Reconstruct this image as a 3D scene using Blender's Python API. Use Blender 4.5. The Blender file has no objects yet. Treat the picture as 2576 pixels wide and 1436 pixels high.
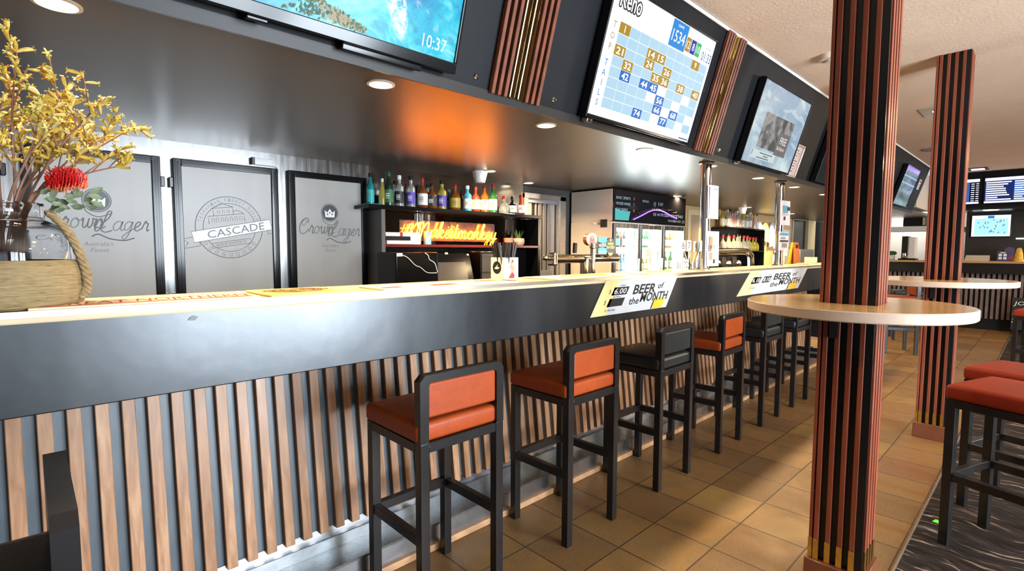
import bpy, bmesh, math, random
from mathutils import Vector, Matrix
random.seed(11)
S = bpy.context.scene
COL = S.collection
PI = math.pi
V = Vector

# ------------------------------------------------------------------ materials
MATS = {}
def _new(name):
    m = bpy.data.materials.new(name); m.use_nodes = True
    nt = m.node_tree
    return m, nt, nt.nodes['Principled BSDF']

def mat(name, col, rough=.5, metal=0., emit=None, estr=0., trans=0., ior=1.45, spec=.5, coat=0., alpha=1.,
        nscale=0., namt=0., bump=0., bscale=60., stretch=(1, 1, 1), rvar=0.):
    """plain procedural material: colour broken up by noise, optional noise bump and roughness variation"""
    if name in MATS: return MATS[name]
    m, nt, b = _new(name)
    c = (*col, 1)
    b.inputs['Base Color'].default_value = c
    b.inputs['Roughness'].default_value = rough
    b.inputs['Metallic'].default_value = metal
    b.inputs['IOR'].default_value = ior
    b.inputs['Specular IOR Level'].default_value = spec
    b.inputs['Transmission Weight'].default_value = trans
    b.inputs['Coat Weight'].default_value = coat
    b.inputs['Alpha'].default_value = alpha
    if emit:
        b.inputs['Emission Color'].default_value = (*emit, 1)
        b.inputs['Emission Strength'].default_value = estr
    if namt or bump or rvar:
        geo = nt.nodes.new('ShaderNodeNewGeometry')
        mp = nt.nodes.new('ShaderNodeVectorMath'); mp.operation = 'MULTIPLY'
        mp.inputs[1].default_value = stretch
        nt.links.new(geo.outputs['Position'], mp.inputs[0])
        if namt or rvar:
            n = nt.nodes.new('ShaderNodeTexNoise'); n.inputs['Scale'].default_value = nscale or 8
            n.inputs['Detail'].default_value = 5
            nt.links.new(mp.outputs[0], n.inputs['Vector'])
            if namt:
                r = nt.nodes.new('ShaderNodeMapRange')
                r.inputs[1].default_value = .25; r.inputs[2].default_value = .75
                r.inputs[3].default_value = 1 - namt; r.inputs[4].default_value = 1 + namt
                nt.links.new(n.outputs['Fac'], r.inputs[0])
                mx = nt.nodes.new('ShaderNodeVectorMath'); mx.operation = 'SCALE'
                mx.inputs[0].default_value = col
                nt.links.new(r.outputs[0], mx.inputs['Scale'])
                nt.links.new(mx.outputs[0], b.inputs['Base Color'])
            if rvar:
                r2 = nt.nodes.new('ShaderNodeMapRange')
                r2.inputs[1].default_value = .3; r2.inputs[2].default_value = .7
                r2.inputs[3].default_value = max(0, rough - rvar); r2.inputs[4].default_value = rough + rvar
                nt.links.new(n.outputs['Fac'], r2.inputs[0])
                nt.links.new(r2.outputs[0], b.inputs['Roughness'])
        if bump:
            n2 = nt.nodes.new('ShaderNodeTexNoise'); n2.inputs['Scale'].default_value = bscale
            n2.inputs['Detail'].default_value = 4
            nt.links.new(mp.outputs[0], n2.inputs['Vector'])
            bp = nt.nodes.new('ShaderNodeBump'); bp.inputs['Strength'].default_value = bump
            bp.inputs['Distance'].default_value = .004
            nt.links.new(n2.outputs['Fac'], bp.inputs['Height'])
            nt.links.new(bp.outputs[0], b.inputs['Normal'])
    MATS[name] = m
    return m

def glow(name, col, s):
    if name in MATS: return MATS[name]
    m, nt, b = _new(name)
    b.inputs['Base Color'].default_value = (*[min(1, c * .04) for c in col], 1)
    b.inputs['Roughness'].default_value = .35; b.inputs['Specular IOR Level'].default_value = .12
    b.inputs['Emission Color'].default_value = (*col, 1)
    b.inputs['Emission Strength'].default_value = s
    MATS[name] = m
    return m

class NT:
    """tiny node-graph helper"""
    def __init__(s, name):
        s.m, s.nt, s.b = _new(name); s.n = s.nt.nodes; s.l = s.nt.links
        MATS[name] = s.m
    def node(s, t, **kw):
        x = s.n.new('ShaderNode' + t)
        for k, v in kw.items(): setattr(x, k, v)
        return x
    def _set(s, sock, v):
        if isinstance(v, bpy.types.NodeSocket): s.l.new(v, sock)
        else:
            if isinstance(v, tuple) and len(v) == 3 and sock.type == 'RGBA': v = (*v, 1)
            sock.default_value = v
    def math(s, op, a, b=0., c=None):
        x = s.node('Math', operation=op); s._set(x.inputs[0], a); s._set(x.inputs[1], b)
        if c is not None: s._set(x.inputs[2], c)
        return x.outputs[0]
    def pos(s):
        g = s.node('NewGeometry'); q = s.node('SeparateXYZ'); s.l.new(g.outputs['Position'], q.inputs[0])
        return g.outputs['Position'], q.outputs[0], q.outputs[1], q.outputs[2]
    def obj(s):
        g = s.node('TexCoord'); q = s.node('SeparateXYZ'); s.l.new(g.outputs['Object'], q.inputs[0])
        return g.outputs['Object'], q.outputs[0], q.outputs[1], q.outputs[2]
    def xyz(s, x, y, z):
        c = s.node('CombineXYZ'); s._set(c.inputs[0], x); s._set(c.inputs[1], y); s._set(c.inputs[2], z)
        return c.outputs[0]
    def noise(s, vec, scale, detail=4., dist=0., rough=.5):
        x = s.node('TexNoise'); s._set(x.inputs['Vector'], vec); x.inputs['Scale'].default_value = scale
        x.inputs['Detail'].default_value = detail; x.inputs['Distortion'].default_value = dist
        x.inputs['Roughness'].default_value = rough
        return x.outputs['Fac']
    def white(s, vec):
        x = s.node('TexWhiteNoise'); x.noise_dimensions = '3D'; s._set(x.inputs['Vector'], vec); return x.outputs['Value']
    def ramp(s, f, stops, interp='LINEAR'):
        x = s.node('ValToRGB'); x.color_ramp.interpolation = interp
        e = x.color_ramp.elements
        while len(e) < len(stops): e.new(.5)
        for k, (p, c) in enumerate(stops): e[k].position = p; e[k].color = (*c, 1)
        s._set(x.inputs[0], f); return x.outputs[0]
    def mix(s, f, a, b, mode='MIX'):
        x = s.node('MixRGB', blend_type=mode); s._set(x.inputs[0], f)
        for k, v in ((1, a), (2, b)):
            if isinstance(v, tuple) and len(v) == 3: v = (*v, 1)
            s._set(x.inputs[k], v)
        return x.outputs[0]
    def rng(s, f, a, b, c, d):
        x = s.node('MapRange'); s._set(x.inputs[0], f)
        for k, v in enumerate((a, b, c, d)): x.inputs[k + 1].default_value = v
        return x.outputs[0]
    def bump(s, h, strength=.3, dist=.004):
        x = s.node('Bump'); x.inputs['Strength'].default_value = strength; x.inputs['Distance'].default_value = dist
        s._set(x.inputs['Height'], h); s.l.new(x.outputs[0], s.b.inputs['Normal'])
    def base(s, c): s._set(s.b.inputs['Base Color'], c)
    def set(s, **kw):
        for k, v in kw.items(): s._set(s.b.inputs[k.replace('_', ' ')], v)

# ------------------------------------------------------------------ mesh builder
def frame(o, x, y):
    x = V(x).normalized(); z = x.cross(V(y)).normalized(); y = z.cross(x)
    m = Matrix.Identity(4)
    for i in range(3): m[i][0] = x[i]; m[i][1] = y[i]; m[i][2] = z[i]; m[i][3] = o[i]
    return m
def T(x, y, z): return Matrix.Translation((x, y, z))
def RZ(a): return Matrix.Rotation(a, 4, 'Z')
def RX(a): return Matrix.Rotation(a, 4, 'X')
def RY(a): return Matrix.Rotation(a, 4, 'Y')

_TXT = {}
def _text_geo(body, bold=0.):
    if (body, bold) in _TXT: return _TXT[(body, bold)]
    cu = bpy.data.curves.new('t', 'FONT'); cu.body = body; cu.size = 1; cu.resolution_u = 2; cu.offset = bold
    ob = bpy.data.objects.new('t', cu)
    me = bpy.data.meshes.new_from_object(ob)
    vs = [tuple(v.co) for v in me.vertices]; fs = [tuple(p.vertices) for p in me.polygons]
    bpy.data.objects.remove(ob); bpy.data.curves.remove(cu); bpy.data.meshes.remove(me)
    x0 = min(v[0] for v in vs); x1 = max(v[0] for v in vs); y0 = min(v[1] for v in vs); y1 = max(v[1] for v in vs)
    vs = [((v[0] - x0) / max(1e-6, x1 - x0) - .5, (v[1] - y0) / max(1e-6, y1 - y0) - .5) for v in vs]
    _TXT[(body, bold)] = (vs, fs, (x1 - x0) / max(1e-6, y1 - y0))
    return _TXT[(body, bold)]

class MB:
    def __init__(s): s.v = []; s.f = []; s.m = []; s.sm = []; s.wn = False
    def add(s, vs, fs, mi=0, smooth=False, M=None):
        o = len(s.v)
        if M is None: s.v += [tuple(v) for v in vs]
        else: s.v += [tuple(M @ V(v)) for v in vs]
        for f in fs: s.f.append(tuple(o + i for i in f)); s.m.append(mi); s.sm.append(smooth)
        return s
    def box(s, x0, x1, y0, y1, z0, z1, mi=0, M=None):
        vs = [(x, y, z) for x in (x0, x1) for y in (y0, y1) for z in (z0, z1)]
        fs = [(0, 1, 3, 2), (4, 6, 7, 5), (0, 4, 5, 1), (2, 3, 7, 6), (0, 2, 6, 4), (1, 5, 7, 3)]
        return s.add(vs, fs, mi, False, M)
    def rbox(s, x0, x1, y0, y1, z0, z1, r=.004, seg=2, mi=0, M=None, smooth=True, puff=0.):
        s.wn = True
        bm = bmesh.new(); bmesh.ops.create_cube(bm, size=1)
        for v in bm.verts:
            v.co = V(((x0 + x1) / 2 + v.co.x * (x1 - x0), (y0 + y1) / 2 + v.co.y * (y1 - y0), (z0 + z1) / 2 + v.co.z * (z1 - z0)))
        bmesh.ops.bevel(bm, geom=bm.edges[:], offset=r, segments=seg, affect='EDGES', profile=.5)
        bm.verts.index_update()
        s.add([tuple(v.co) for v in bm.verts], [tuple(v.index for v in f.verts) for f in bm.faces], mi, smooth, M)
        bm.free(); return s
    def cushion(s, w, d, z0, z1, puff=.012, r=.02, n=10, mi=0, M=None):
        """upholstered pad: rounded rectangular slab with a domed top"""
        bm = bmesh.new(); bmesh.ops.create_cube(bm, size=1)
        for v in bm.verts: v.co = V((v.co.x * w, v.co.y * d, (z0 + z1) / 2 + v.co.z * (z1 - z0)))
        bmesh.ops.bevel(bm, geom=bm.edges[:], offset=r, segments=4, affect='EDGES', profile=.5)
        ax = [-.42, -.25, 0, .25, .42]
        for a in ax:
            bmesh.ops.bisect_plane(bm, geom=bm.verts[:] + bm.edges[:] + bm.faces[:], plane_co=(a * w, 0, 0), plane_no=(1, 0, 0))
            bmesh.ops.bisect_plane(bm, geom=bm.verts[:] + bm.edges[:] + bm.faces[:], plane_co=(0, a * d, 0), plane_no=(0, 1, 0))
        for v in bm.verts:
            if v.co.z > (z0 + z1) / 2:
                fx = max(0, 1 - (2 * v.co.x / w) ** 2); fy = max(0, 1 - (2 * v.co.y / d) ** 2)
                v.co.z += puff * math.sqrt(fx * fy)
        bm.verts.index_update()
        s.add([tuple(v.co) for v in bm.verts], [tuple(v.index for v in f.verts) for f in bm.faces], mi, True, M)
        bm.free(); return s
    def cyl(s, p0, p1, r0, r1=None, n=16, mi=0, smooth=True, caps=True, M=None):
        r1 = r0 if r1 is None else r1
        p0, p1 = V(p0), V(p1); d = (p1 - p0).normalized()
        a = d.cross(V((0, 0, 1))) if abs(d.z) < .95 else d.cross(V((1, 0, 0)))
        a.normalize(); b = d.cross(a)
        vs = []
        for p, r in ((p0, r0), (p1, r1)):
            for k in range(n):
                t = 2 * PI * k / n; vs.append(p + (a * math.cos(t) + b * math.sin(t)) * r)
        s.add(vs, [(k, (k + 1) % n, n + (k + 1) % n, n + k) for k in range(n)], mi, smooth, M)
        if caps: s.add(vs, [tuple(range(n - 1, -1, -1)), tuple(range(n, 2 * n))], mi, False, M)
        return s
    def tube(s, pts, r, n=8, mi=0, closed=False, M=None, flat=None):
        pts = [V(p) for p in pts]; L = len(pts)
        if L < 2: return s
        vs = []; up = None
        for i, p in enumerate(pts):
            if closed: t = pts[(i + 1) % L] - pts[i - 1]
            else: t = pts[min(L - 1, i + 1)] - pts[max(0, i - 1)]
            if t.length < 1e-9: t = V((0, 0, 1))
            t.normalize()
            if up is None:
                up = t.cross(V((0, 0, 1)));
                if up.length < .1: up = t.cross(V((1, 0, 0)))
            up = (up - t * up.dot(t))
            if up.length < 1e-6: up = t.orthogonal()
            up.normalize(); w = t.cross(up)
            rr = r[i] if isinstance(r, (list, tuple)) else r
            for k in range(n):
                a = 2 * PI * k / n
                vs.append(p + (up * math.cos(a) + w * math.sin(a)) * rr)
        fs = []
        for i in range(L if closed else L - 1):
            j = (i + 1) % L
            for k in range(n): fs.append((i * n + k, i * n + (k + 1) % n, j * n + (k + 1) % n, j * n + k))
        if not closed: fs += [tuple(range(n - 1, -1, -1)), tuple((L - 1) * n + k for k in range(n))]
        return s.add(vs, fs, mi, True, M)
    def lathe(s, prof, n=24, mi=0, c=(0, 0, 0), M=None, caps=True, smooth=True):
        vs = [(c[0] + r * math.cos(2 * PI * k / n), c[1] + r * math.sin(2 * PI * k / n), c[2] + z) for r, z in prof for k in range(n)]
        fs = [(i * n + k, i * n + (k + 1) % n, (i + 1) * n + (k + 1) % n, (i + 1) * n + k) for i in range(len(prof) - 1) for k in range(n)]
        s.add(vs, fs, mi, smooth, M)
        if caps: s.add(vs, [tuple(range(n - 1, -1, -1)), tuple((len(prof) - 1) * n + k for k in range(n))], mi, False, M)
        return s
    def prism(s, poly, z0, z1, mi=0, M=None):
        n = len(poly)
        vs = [(x, y, z0) for x, y in poly] + [(x, y, z1) for x, y in poly]
        fs = [tuple(range(n - 1, -1, -1)), tuple(range(n, 2 * n))] + [(k, (k + 1) % n, n + (k + 1) % n, n + k) for k in range(n)]
        return s.add(vs, fs, mi, False, M)
    def ell(s, c, r, nu=12, nv=8, mi=0, M=None):
        vs = []; fs = []
        for i in range(nv + 1):
            a = PI * i / nv
            for k in range(nu):
                b = 2 * PI * k / nu
                vs.append((c[0] + r[0] * math.sin(a) * math.cos(b), c[1] + r[1] * math.sin(a) * math.sin(b), c[2] + r[2] * math.cos(a)))
        for i in range(nv):
            for k in range(nu): fs.append((i * nu + k, (i + 1) * nu + k, (i + 1) * nu + (k + 1) % nu, i * nu + (k + 1) % nu))
        return s.add(vs, fs, mi, True, M)
    def text(s, body, M, h, w=None, mi=0, shear=0., at=(0, 0, 0), bold=0.):
        """flat lettering in the xy plane of M, centred at `at`, h high and w wide (natural width if w is None)"""
        vs, fs, asp = _text_geo(body, bold)
        w = w if w else h * asp
        return s.add([(at[0] + x * w + y * h * shear, at[1] + y * h, at[2]) for x, y in vs], fs, mi, False, M)
    def build(s, name, mats, parent=None, loc=None, rot=None):
        me = bpy.data.meshes.new(name)
        me.from_pydata([tuple(v) for v in s.v], [], s.f)
        for m in (mats if isinstance(mats, (list, tuple)) else [mats]): me.materials.append(m)
        me.polygons.foreach_set('material_index', s.m)
        me.polygons.foreach_set('use_smooth', s.sm)
        bm = bmesh.new(); bm.from_mesh(me)
        bmesh.ops.remove_doubles(bm, verts=bm.verts[:], dist=1e-6)
        bmesh.ops.recalc_face_normals(bm, faces=bm.faces[:])
        bm.to_mesh(me); bm.free()
        if any(s.sm) :
            try: me.set_sharp_from_angle(angle=math.radians(40))
            except Exception: pass
        o = bpy.data.objects.new(name, me); COL.objects.link(o)
        if s.wn:
            wm = o.modifiers.new('weighted', 'WEIGHTED_NORMAL'); wm.keep_sharp = True
        if parent is not None: o.parent = parent
        if loc is not None: o.location = loc
        if rot is not None: o.rotation_euler = rot
        return o

# ------------------------------------------------------------------ scene bookkeeping
def thing(name, label, cat, loc=(0, 0, 0), rotz=0., group=None, rot=None, M=None):
    o = bpy.data.objects.new(name, None); COL.objects.link(o)
    o.empty_display_size = .05
    if M is not None: o.matrix_world = M
    else:
        o.location = loc; o.rotation_euler = rot if rot else (0, 0, rotz)
    o['label'] = label; o['category'] = cat
    if group: o['group'] = group
    return o
def tag(o, label, cat, group=None, kind=None):
    o['label'] = label; o['category'] = cat
    if group: o['group'] = group
    if kind: o['kind'] = kind
    return o
def struct(name, mb, mats, parent=None):
    o = mb.build(name, mats, parent); o['kind'] = 'structure'; return o
def dup(root, loc=None, rotz=None, label=None, group=None):
    r = root.copy(); COL.objects.link(r)
    if loc is not None: r.location = loc
    if rotz is not None: r.rotation_euler = (0, 0, rotz)
    if label: r['label'] = label
    if group: r['group'] = group
    for ch in list(root.children):
        c = ch.copy(); COL.objects.link(c); c.parent = r
        for g in list(ch.children):
            d = g.copy(); COL.objects.link(d); d.parent = c
    return r
def area(name, loc, target, sx, sy, power, col=(1, 1, 1), spread=180):
    l = bpy.data.lights.new(name, 'AREA'); l.shape = 'RECTANGLE'; l.size = sx; l.size_y = sy
    l.energy = power; l.color = col; l.spread = math.radians(spread)
    o = bpy.data.objects.new(name, l); COL.objects.link(o); o.location = loc
    d = V(target) - V(loc); o.rotation_euler = d.to_track_quat('-Z', 'Y').to_euler()
    return o
def spot(name, loc, target, power, col, ang=100, blend=.6, r=.05):
    l = bpy.data.lights.new(name, 'SPOT'); l.energy = power; l.color = col; l.spot_size = math.radians(ang)
    l.spot_blend = blend; l.shadow_soft_size = r
    o = bpy.data.objects.new(name, l); COL.objects.link(o); o.location = loc
    d = V(target) - V(loc); o.rotation_euler = d.to_track_quat('-Z', 'Y').to_euler()
    return o

# smooth single-stroke script letters (x, y) in x-height units
def smooth(pts, k=5):
    out = []
    n = len(pts)
    for i in range(n - 1):
        p0 = pts[max(0, i - 1)]; p1 = pts[i]; p2 = pts[i + 1]; p3 = pts[min(n - 1, i + 2)]
        for j in range(k):
            t = j / k
            out.append(tuple(.5 * ((2 * p1[d]) + (-p0[d] + p2[d]) * t + (2 * p0[d] - 5 * p1[d] + 4 * p2[d] - p3[d]) * t * t
                       + (-p0[d] + 3 * p1[d] - 3 * p2[d] + p3[d]) * t ** 3) for d in range(len(p1))))
    out.append(tuple(pts[-1])); return out
SCRIPT = {
 '#': (1.25, [[(.25, 0), (.5, 1.5)], [(.65, 0), (.9, 1.5)], [(.05, .5), (1.1, .55)], [(.1, 1.0), (1.15, 1.05)]]),
 'M': (2.3, [[(.0, 1.3), (.25, 1.7), (.45, 1.4), (.4, .7), (.3, 0)], [(.45, 1.0), (.8, 1.7), (1.05, 1.75), (1.1, 1.2), (1.0, 0)],
            [(1.12, 1.0), (1.5, 1.7), (1.75, 1.75), (1.8, 1.2), (1.75, .2), (2.0, 0), (2.3, .25)]]),
 'a': (1.05, [[(.8, .85), (.5, 1.0), (.15, .75), (.1, .25), (.35, 0), (.7, .3), (.85, 1.0), (.8, .2), (.95, 0), (1.1, .2)]]),
 'k': (1.0, [[(0, .2), (.35, 1.2), (.45, 1.9), (.25, 1.8), (.15, 1.0), (.1, 0), (.2, .6), (.6, 1.0), (.65, .7), (.3, .5), (.6, .1), (.8, 0), (1.0, .2)]]),
 'e': (.85, [[(0, .2), (.4, .5), (.6, .8), (.4, 1.0), (.15, .7), (.15, .2), (.4, 0), (.85, .3)]]),
 'i': (.55, [[(0, .2), (.25, 1.0), (.2, .2), (.35, 0), (.55, .2)], [(.3, 1.35), (.36, 1.45)]]),
 't': (.65, [[(0, .2), (.3, 1.7), (.2, .3), (.35, 0), (.65, .2)], [(.0, 1.15), (.6, 1.2)]]),
 'h': (1.0, [[(0, .2), (.35, 1.3), (.4, 1.9), (.2, 1.7), (.1, 0), (.25, .7), (.55, 1.0), (.65, .6), (.65, .15), (.8, 0), (1.0, .2)]]),
 'm': (1.5, [[(0, .2), (.15, 1.0), (.1, 0), (.3, .8), (.5, 1.0), (.58, .6), (.52, 0), (.75, .8), (.95, 1.0), (1.03, .6), (1.05, .15), (1.2, 0), (1.5, .2)]]),
 'o': (.95, [[(.45, 1.0), (.15, .8), (.1, .25), (.4, 0), (.7, .25), (.7, .75), (.45, 1.0), (.6, .8), (.95, .75)]]),
 'n': (1.05, [[(0, .2), (.15, 1.0), (.1, 0), (.3, .8), (.55, 1.0), (.65, .6), (.63, .15), (.8, 0), (1.05, .2)]]),
 'y': (1.0, [[(0, .2), (.15, 1.0), (.15, .3), (.4, .05), (.65, .4), (.75, 1.0), (.65, 0), (.5, -.7), (.2, -.8), (.25, -.4), (1.0, .2)]]),
 'r': (.75, [[(0, .2), (.2, 1.0), (.3, 1.1), (.35, .85), (.55, .85), (.5, .3), (.6, 0), (.75, .2)]]),
 'w': (1.25, [[(0, .8), (.15, 1.0), (.2, .3), (.4, 0), (.6, .4), (.65, 1.0), (.65, .3), (.85, 0), (1.05, .5), (1.0, 1.0), (1.25, .85)]]),
 'g': (1.0, [[(.75, .85), (.45, 1.0), (.12, .7), (.2, .1), (.55, .2), (.8, 1.0), (.7, -.2), (.4, -.9), (.1, -.7), (.5, -.2), (1.0, .2)]]),
 'C': (1.5, [[(1.1, 1.4), (1.0, 1.9), (.5, 2.0), (.0, 1.3), (.1, .3), (.6, -.1), (1.1, .2), (1.3, .6)], [(.9, 1.5), (.5, 1.0), (.2, 1.4), (.5, 1.75), (.95, 1.6)]]),
 'L': (1.5, [[(.2, 1.1), (.5, .8), (.95, 1.4), (1.05, 1.95), (.75, 2.0), (.6, 1.2), (.45, .3), (.1, -.1), (-.1, .1), (.2, .3), (.8, -.2), (1.5, .0)]]),
 ' ': (.5, []),
}
def script_paths(txt, h, shear=.25):
    """strokes of cursive lettering, centred on 0, x-height h"""
    x = 0; out = []
    for ch in txt:
        adv, st = SCRIPT[ch]
        for p in st:
            q = smooth(p, 4) if len(p) > 2 else p
            out.append([((x + a + shear * b) * h, b * h) for a, b in q])
        x += adv * .97
    w = x * h
    return [[(a - w / 2, b) for a, b in p] for p in out], w
# ------------------------------------------------------------------ materials of the place
BLACK = mat('black_paint', (.008, .009, .011), .5, spec=.16, bump=.05, bscale=40, namt=.15, nscale=6)
BLACKG = mat('black_gloss', (.006, .006, .007), .16, spec=.3)
BLACKM = mat('black_metal', (.010, .009, .009), .28, metal=0., spec=.5, namt=.2, nscale=15)
GROOVE = mat('groove_black', (.050, .066, .080), .38, namt=.35, nscale=9, stretch=(3, 3, .6))
CHROME = mat('chrome', (.78, .77, .74), .10, metal=1.)
STEEL = mat('brushed_steel', (.23, .227, .223), .24, metal=1., nscale=5, namt=.12, stretch=(6, 6, .5), rvar=.06)
STEELD = mat('tinted_steel', (.25, .24, .23), .17, metal=1., nscale=4, namt=.15, rvar=.05)
BRASS = mat('brass', (.62, .42, .13), .28, metal=1., namt=.2, nscale=30)
GOLDM = mat('gold_mirror', (.75, .55, .22), .07, metal=1.)
WHITE = mat('white_paint', (.78, .77, .75), .5)
PAPER = mat('paper', (.80, .79, .80), .65, namt=.05, nscale=20)
CREAMP = mat('cream_panel', (.78, .66, .54), .38, namt=.05, nscale=4)
ALU = mat('aluminium', (.60, .58, .55), .36, metal=1., namt=.1, nscale=20)
GREYP = mat('grey_paint', (.20, .20, .21), .45)
INK = mat('black_ink', (.008, .008, .008), .6)
RED = mat('red_ink', (.45, .03, .025), .5)
TEXTW = mat('white_ink', (.82, .82, .82), .6)

def fascia_mat():
    n = NT('fascia_steel'); p, x, y, z = n.pos()
    st = n.noise(n.xyz(n.math('MULTIPLY', x, 3.2), 0., n.math('MULTIPLY', z, .8)), 1.2, 3)
    sp = n.noise(p, 35, 6, 0, .6)
    c = n.mix(n.rng(st, .3, .7, 0, 1), (.042, .045, .048), (.056, .059, .062))
    c = n.mix(n.math('MULTIPLY', n.rng(sp, .5, .8, 0, 1), .25), c, (.075, .078, .08))
    n.base(c); n.set(Metallic=.8, Roughness=n.rng(st, .3, .7, .24, .32)); n.bump(n.noise(p, 9, 2), .06, .01)
    return n.m
FASCIA = fascia_mat()

def slat_mat(name, c0, c1, c2, pitch_axis, pitch, x0, rough=.34, spec=.3):
    n = NT(name); p, x, y, z = n.pos()
    a = (x, y)[pitch_axis]
    idx = n.math('FLOOR', n.math('DIVIDE', n.math('SUBTRACT', a, x0), pitch))
    rnd = n.white(n.xyz(idx, 3.3, 1.7))
    off = n.math('MULTIPLY', rnd, 37.)
    gv = n.xyz(n.math('MULTIPLY', x, 60.), n.math('MULTIPLY', y, 60.), n.math('ADD', n.math('MULTIPLY', z, 2.2), off))
    g1 = n.noise(gv, 1., 5, .6)
    gv2 = n.xyz(n.math('MULTIPLY', x, 14.), n.math('MULTIPLY', y, 14.), n.math('ADD', n.math('MULTIPLY', z, 1.6), off))
    g2 = n.noise(gv2, 1., 3, 1.4)
    f = n.math('ADD', n.math('MULTIPLY', g1, .55), n.math('MULTIPLY', g2, .45))
    c = n.ramp(f, [(.30, c0), (.5, c1), (.68, c2)])
    c = n.mix(n.rng(rnd, 0, 1, 0., .45), c, c0)
    n.base(c); n.set(Specular_IOR_Level=spec, Roughness=n.rng(g1, .3, .7, rough - .06, rough + .10)); n.bump(g1, .12, .002)
    return n.m
WOODBAR = slat_mat('walnut_slats', (.20, .092, .042), (.335, .175, .088), (.48, .285, .165), 0, .071, -.0805)
WOODCOL = slat_mat('jarrah_slats', (.115, .027, .014), (.195, .050, .026), (.28, .082, .042), 1, .0425, .0, .32, .14)

def floor_mat():
    n = NT('floor_tiles'); p, x, y, z = n.pos()
    u = n.math('DIVIDE', n.math('SUBTRACT', x, 1.970), .3175); v = n.math('DIVIDE', n.math('SUBTRACT', y, 1.642), .305)
    fu = n.math('FRACT', u); fv = n.math('FRACT', v)
    eu = n.math('MINIMUM', fu, n.math('SUBTRACT', 1., fu)); ev = n.math('MINIMUM', fv, n.math('SUBTRACT', 1., fv))
    e = n.math('MINIMUM', eu, ev)
    grout = n.rng(e, .007, .013, 1., 0.)
    cell = n.xyz(n.math('FLOOR', u), n.math('FLOOR', v), 0.)
    rnd = n.white(cell)
    c = n.ramp(rnd, [(0, (.125, .064, .022)), (.35, (.19, .104, .030)), (.6, (.17, .084, .029)), (.85, (.24, .14, .038)), (1, (.155, .066, .029))])
    m1 = n.noise(p, 5., 5, .5); m2 = n.noise(p, 90., 4, 0, .7)
    c = n.mix(n.rng(m1, .3, .75, 0., .55), c, (.075, .046, .026))
    c = n.mix(n.rng(m2, .45, .75, 0., .35), c, (.30, .19, .06))
    c = n.mix(grout, c, (.028, .020, .016))
    n.base(c); n.set(Roughness=n.rng(m1, .3, .7, .34, .52))
    h = n.math('SUBTRACT', n.math('ADD', n.math('MULTIPLY', m2, .35), n.math('MULTIPLY', m1, .4)), n.math('MULTIPLY', grout, .8))
    n.bump(h, .35, .004)
    return n.m
FLOORM = floor_mat()

def carpet_mat():
    n = NT('carpet_weave'); p, x, y, z = n.pos()
    w = n.noise(p, 2.6, 3)
    s = n.math('ADD', n.math('MULTIPLY', x, 26.), n.math('MULTIPLY', w, 9.))
    st = n.noise(n.xyz(s, n.math('MULTIPLY', y, 2.0), 0.), 1.6, 3, .3, .6)
    c = n.ramp(st, [(.40, (.006, .005, .005)), (.52, (.016, .011, .010)), (.60, (.035, .024, .020)), (.66, (.30, .24, .19)), (.70, (.020, .014, .012))])
    n.base(c); n.set(Roughness=.95, Specular_IOR_Level=.15); n.bump(n.noise(p, 240, 2), .6, .004)
    return n.m
CARPET = carpet_mat()

CEILM = mat('ceiling_plaster', (.74, .55, .40), .75, namt=.05, nscale=3, bump=.55, bscale=55)
SOFFIT = NT('soffit_panel')
def _soff(n):
    p, x, y, z = n.pos()
    g = n.noise(p, 1.2, 2)
    n.base(n.mix(n.rng(g, .3, .7, 0, 1), (.058, .048, .042), (.072, .060, .053)))
    n.set(Metallic=.0, IOR=1.75, Roughness=n.rng(g, .3, .7, .34, .37))
_soff(SOFFIT); SOFFITM = SOFFIT.m
TIMBER = mat('pale_bar_timber', (.52, .42, .26), .32, namt=.16, nscale=4, stretch=(.6, 9, 9), rvar=.08)
KICK = mat('kickplate_steel', (.72, .75, .78), .20, metal=1., namt=.1, nscale=6, rvar=.05)
TREAD = mat('tread_steel', (.22, .245, .25), .34, metal=1., namt=.2, nscale=14, bump=.15, bscale=150)
RISER = mat('riser_steel', (.48, .50, .53), .28, metal=1., namt=.15, nscale=16, bump=.12, bscale=40)
KERBM = mat('terracotta_kerb', (.36, .20, .10), .5, namt=.3, nscale=14, bump=.3, bscale=50)

# ------------------------------------------------------------------ the setting
X0, X1, Y0, Y1, ZC = -3.0, 13.2, -4.2, 3.87, 2.80
ZS = 2.073
struct('floor', MB().box(X0, X1 + 1.2, .408, Y1 + .3, -.05, 0), FLOORM)
struct('floor_carpet', MB().box(X0, X1 + 1.2, Y0, .404, -.05, .006), CARPET)
struct('trim_1', MB().box(X0, 12.3, .402, .410, -.01, .008), ALU)
struct('ceiling', MB().box(X0, X1 + 1.2, Y0, 1.478, ZC, ZC + .06), CEILM)
struct('ceiling_soffit', MB().box(X0, X1, 1.722, Y1 + .3, ZS, ZS + .05), SOFFITM)
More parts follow.
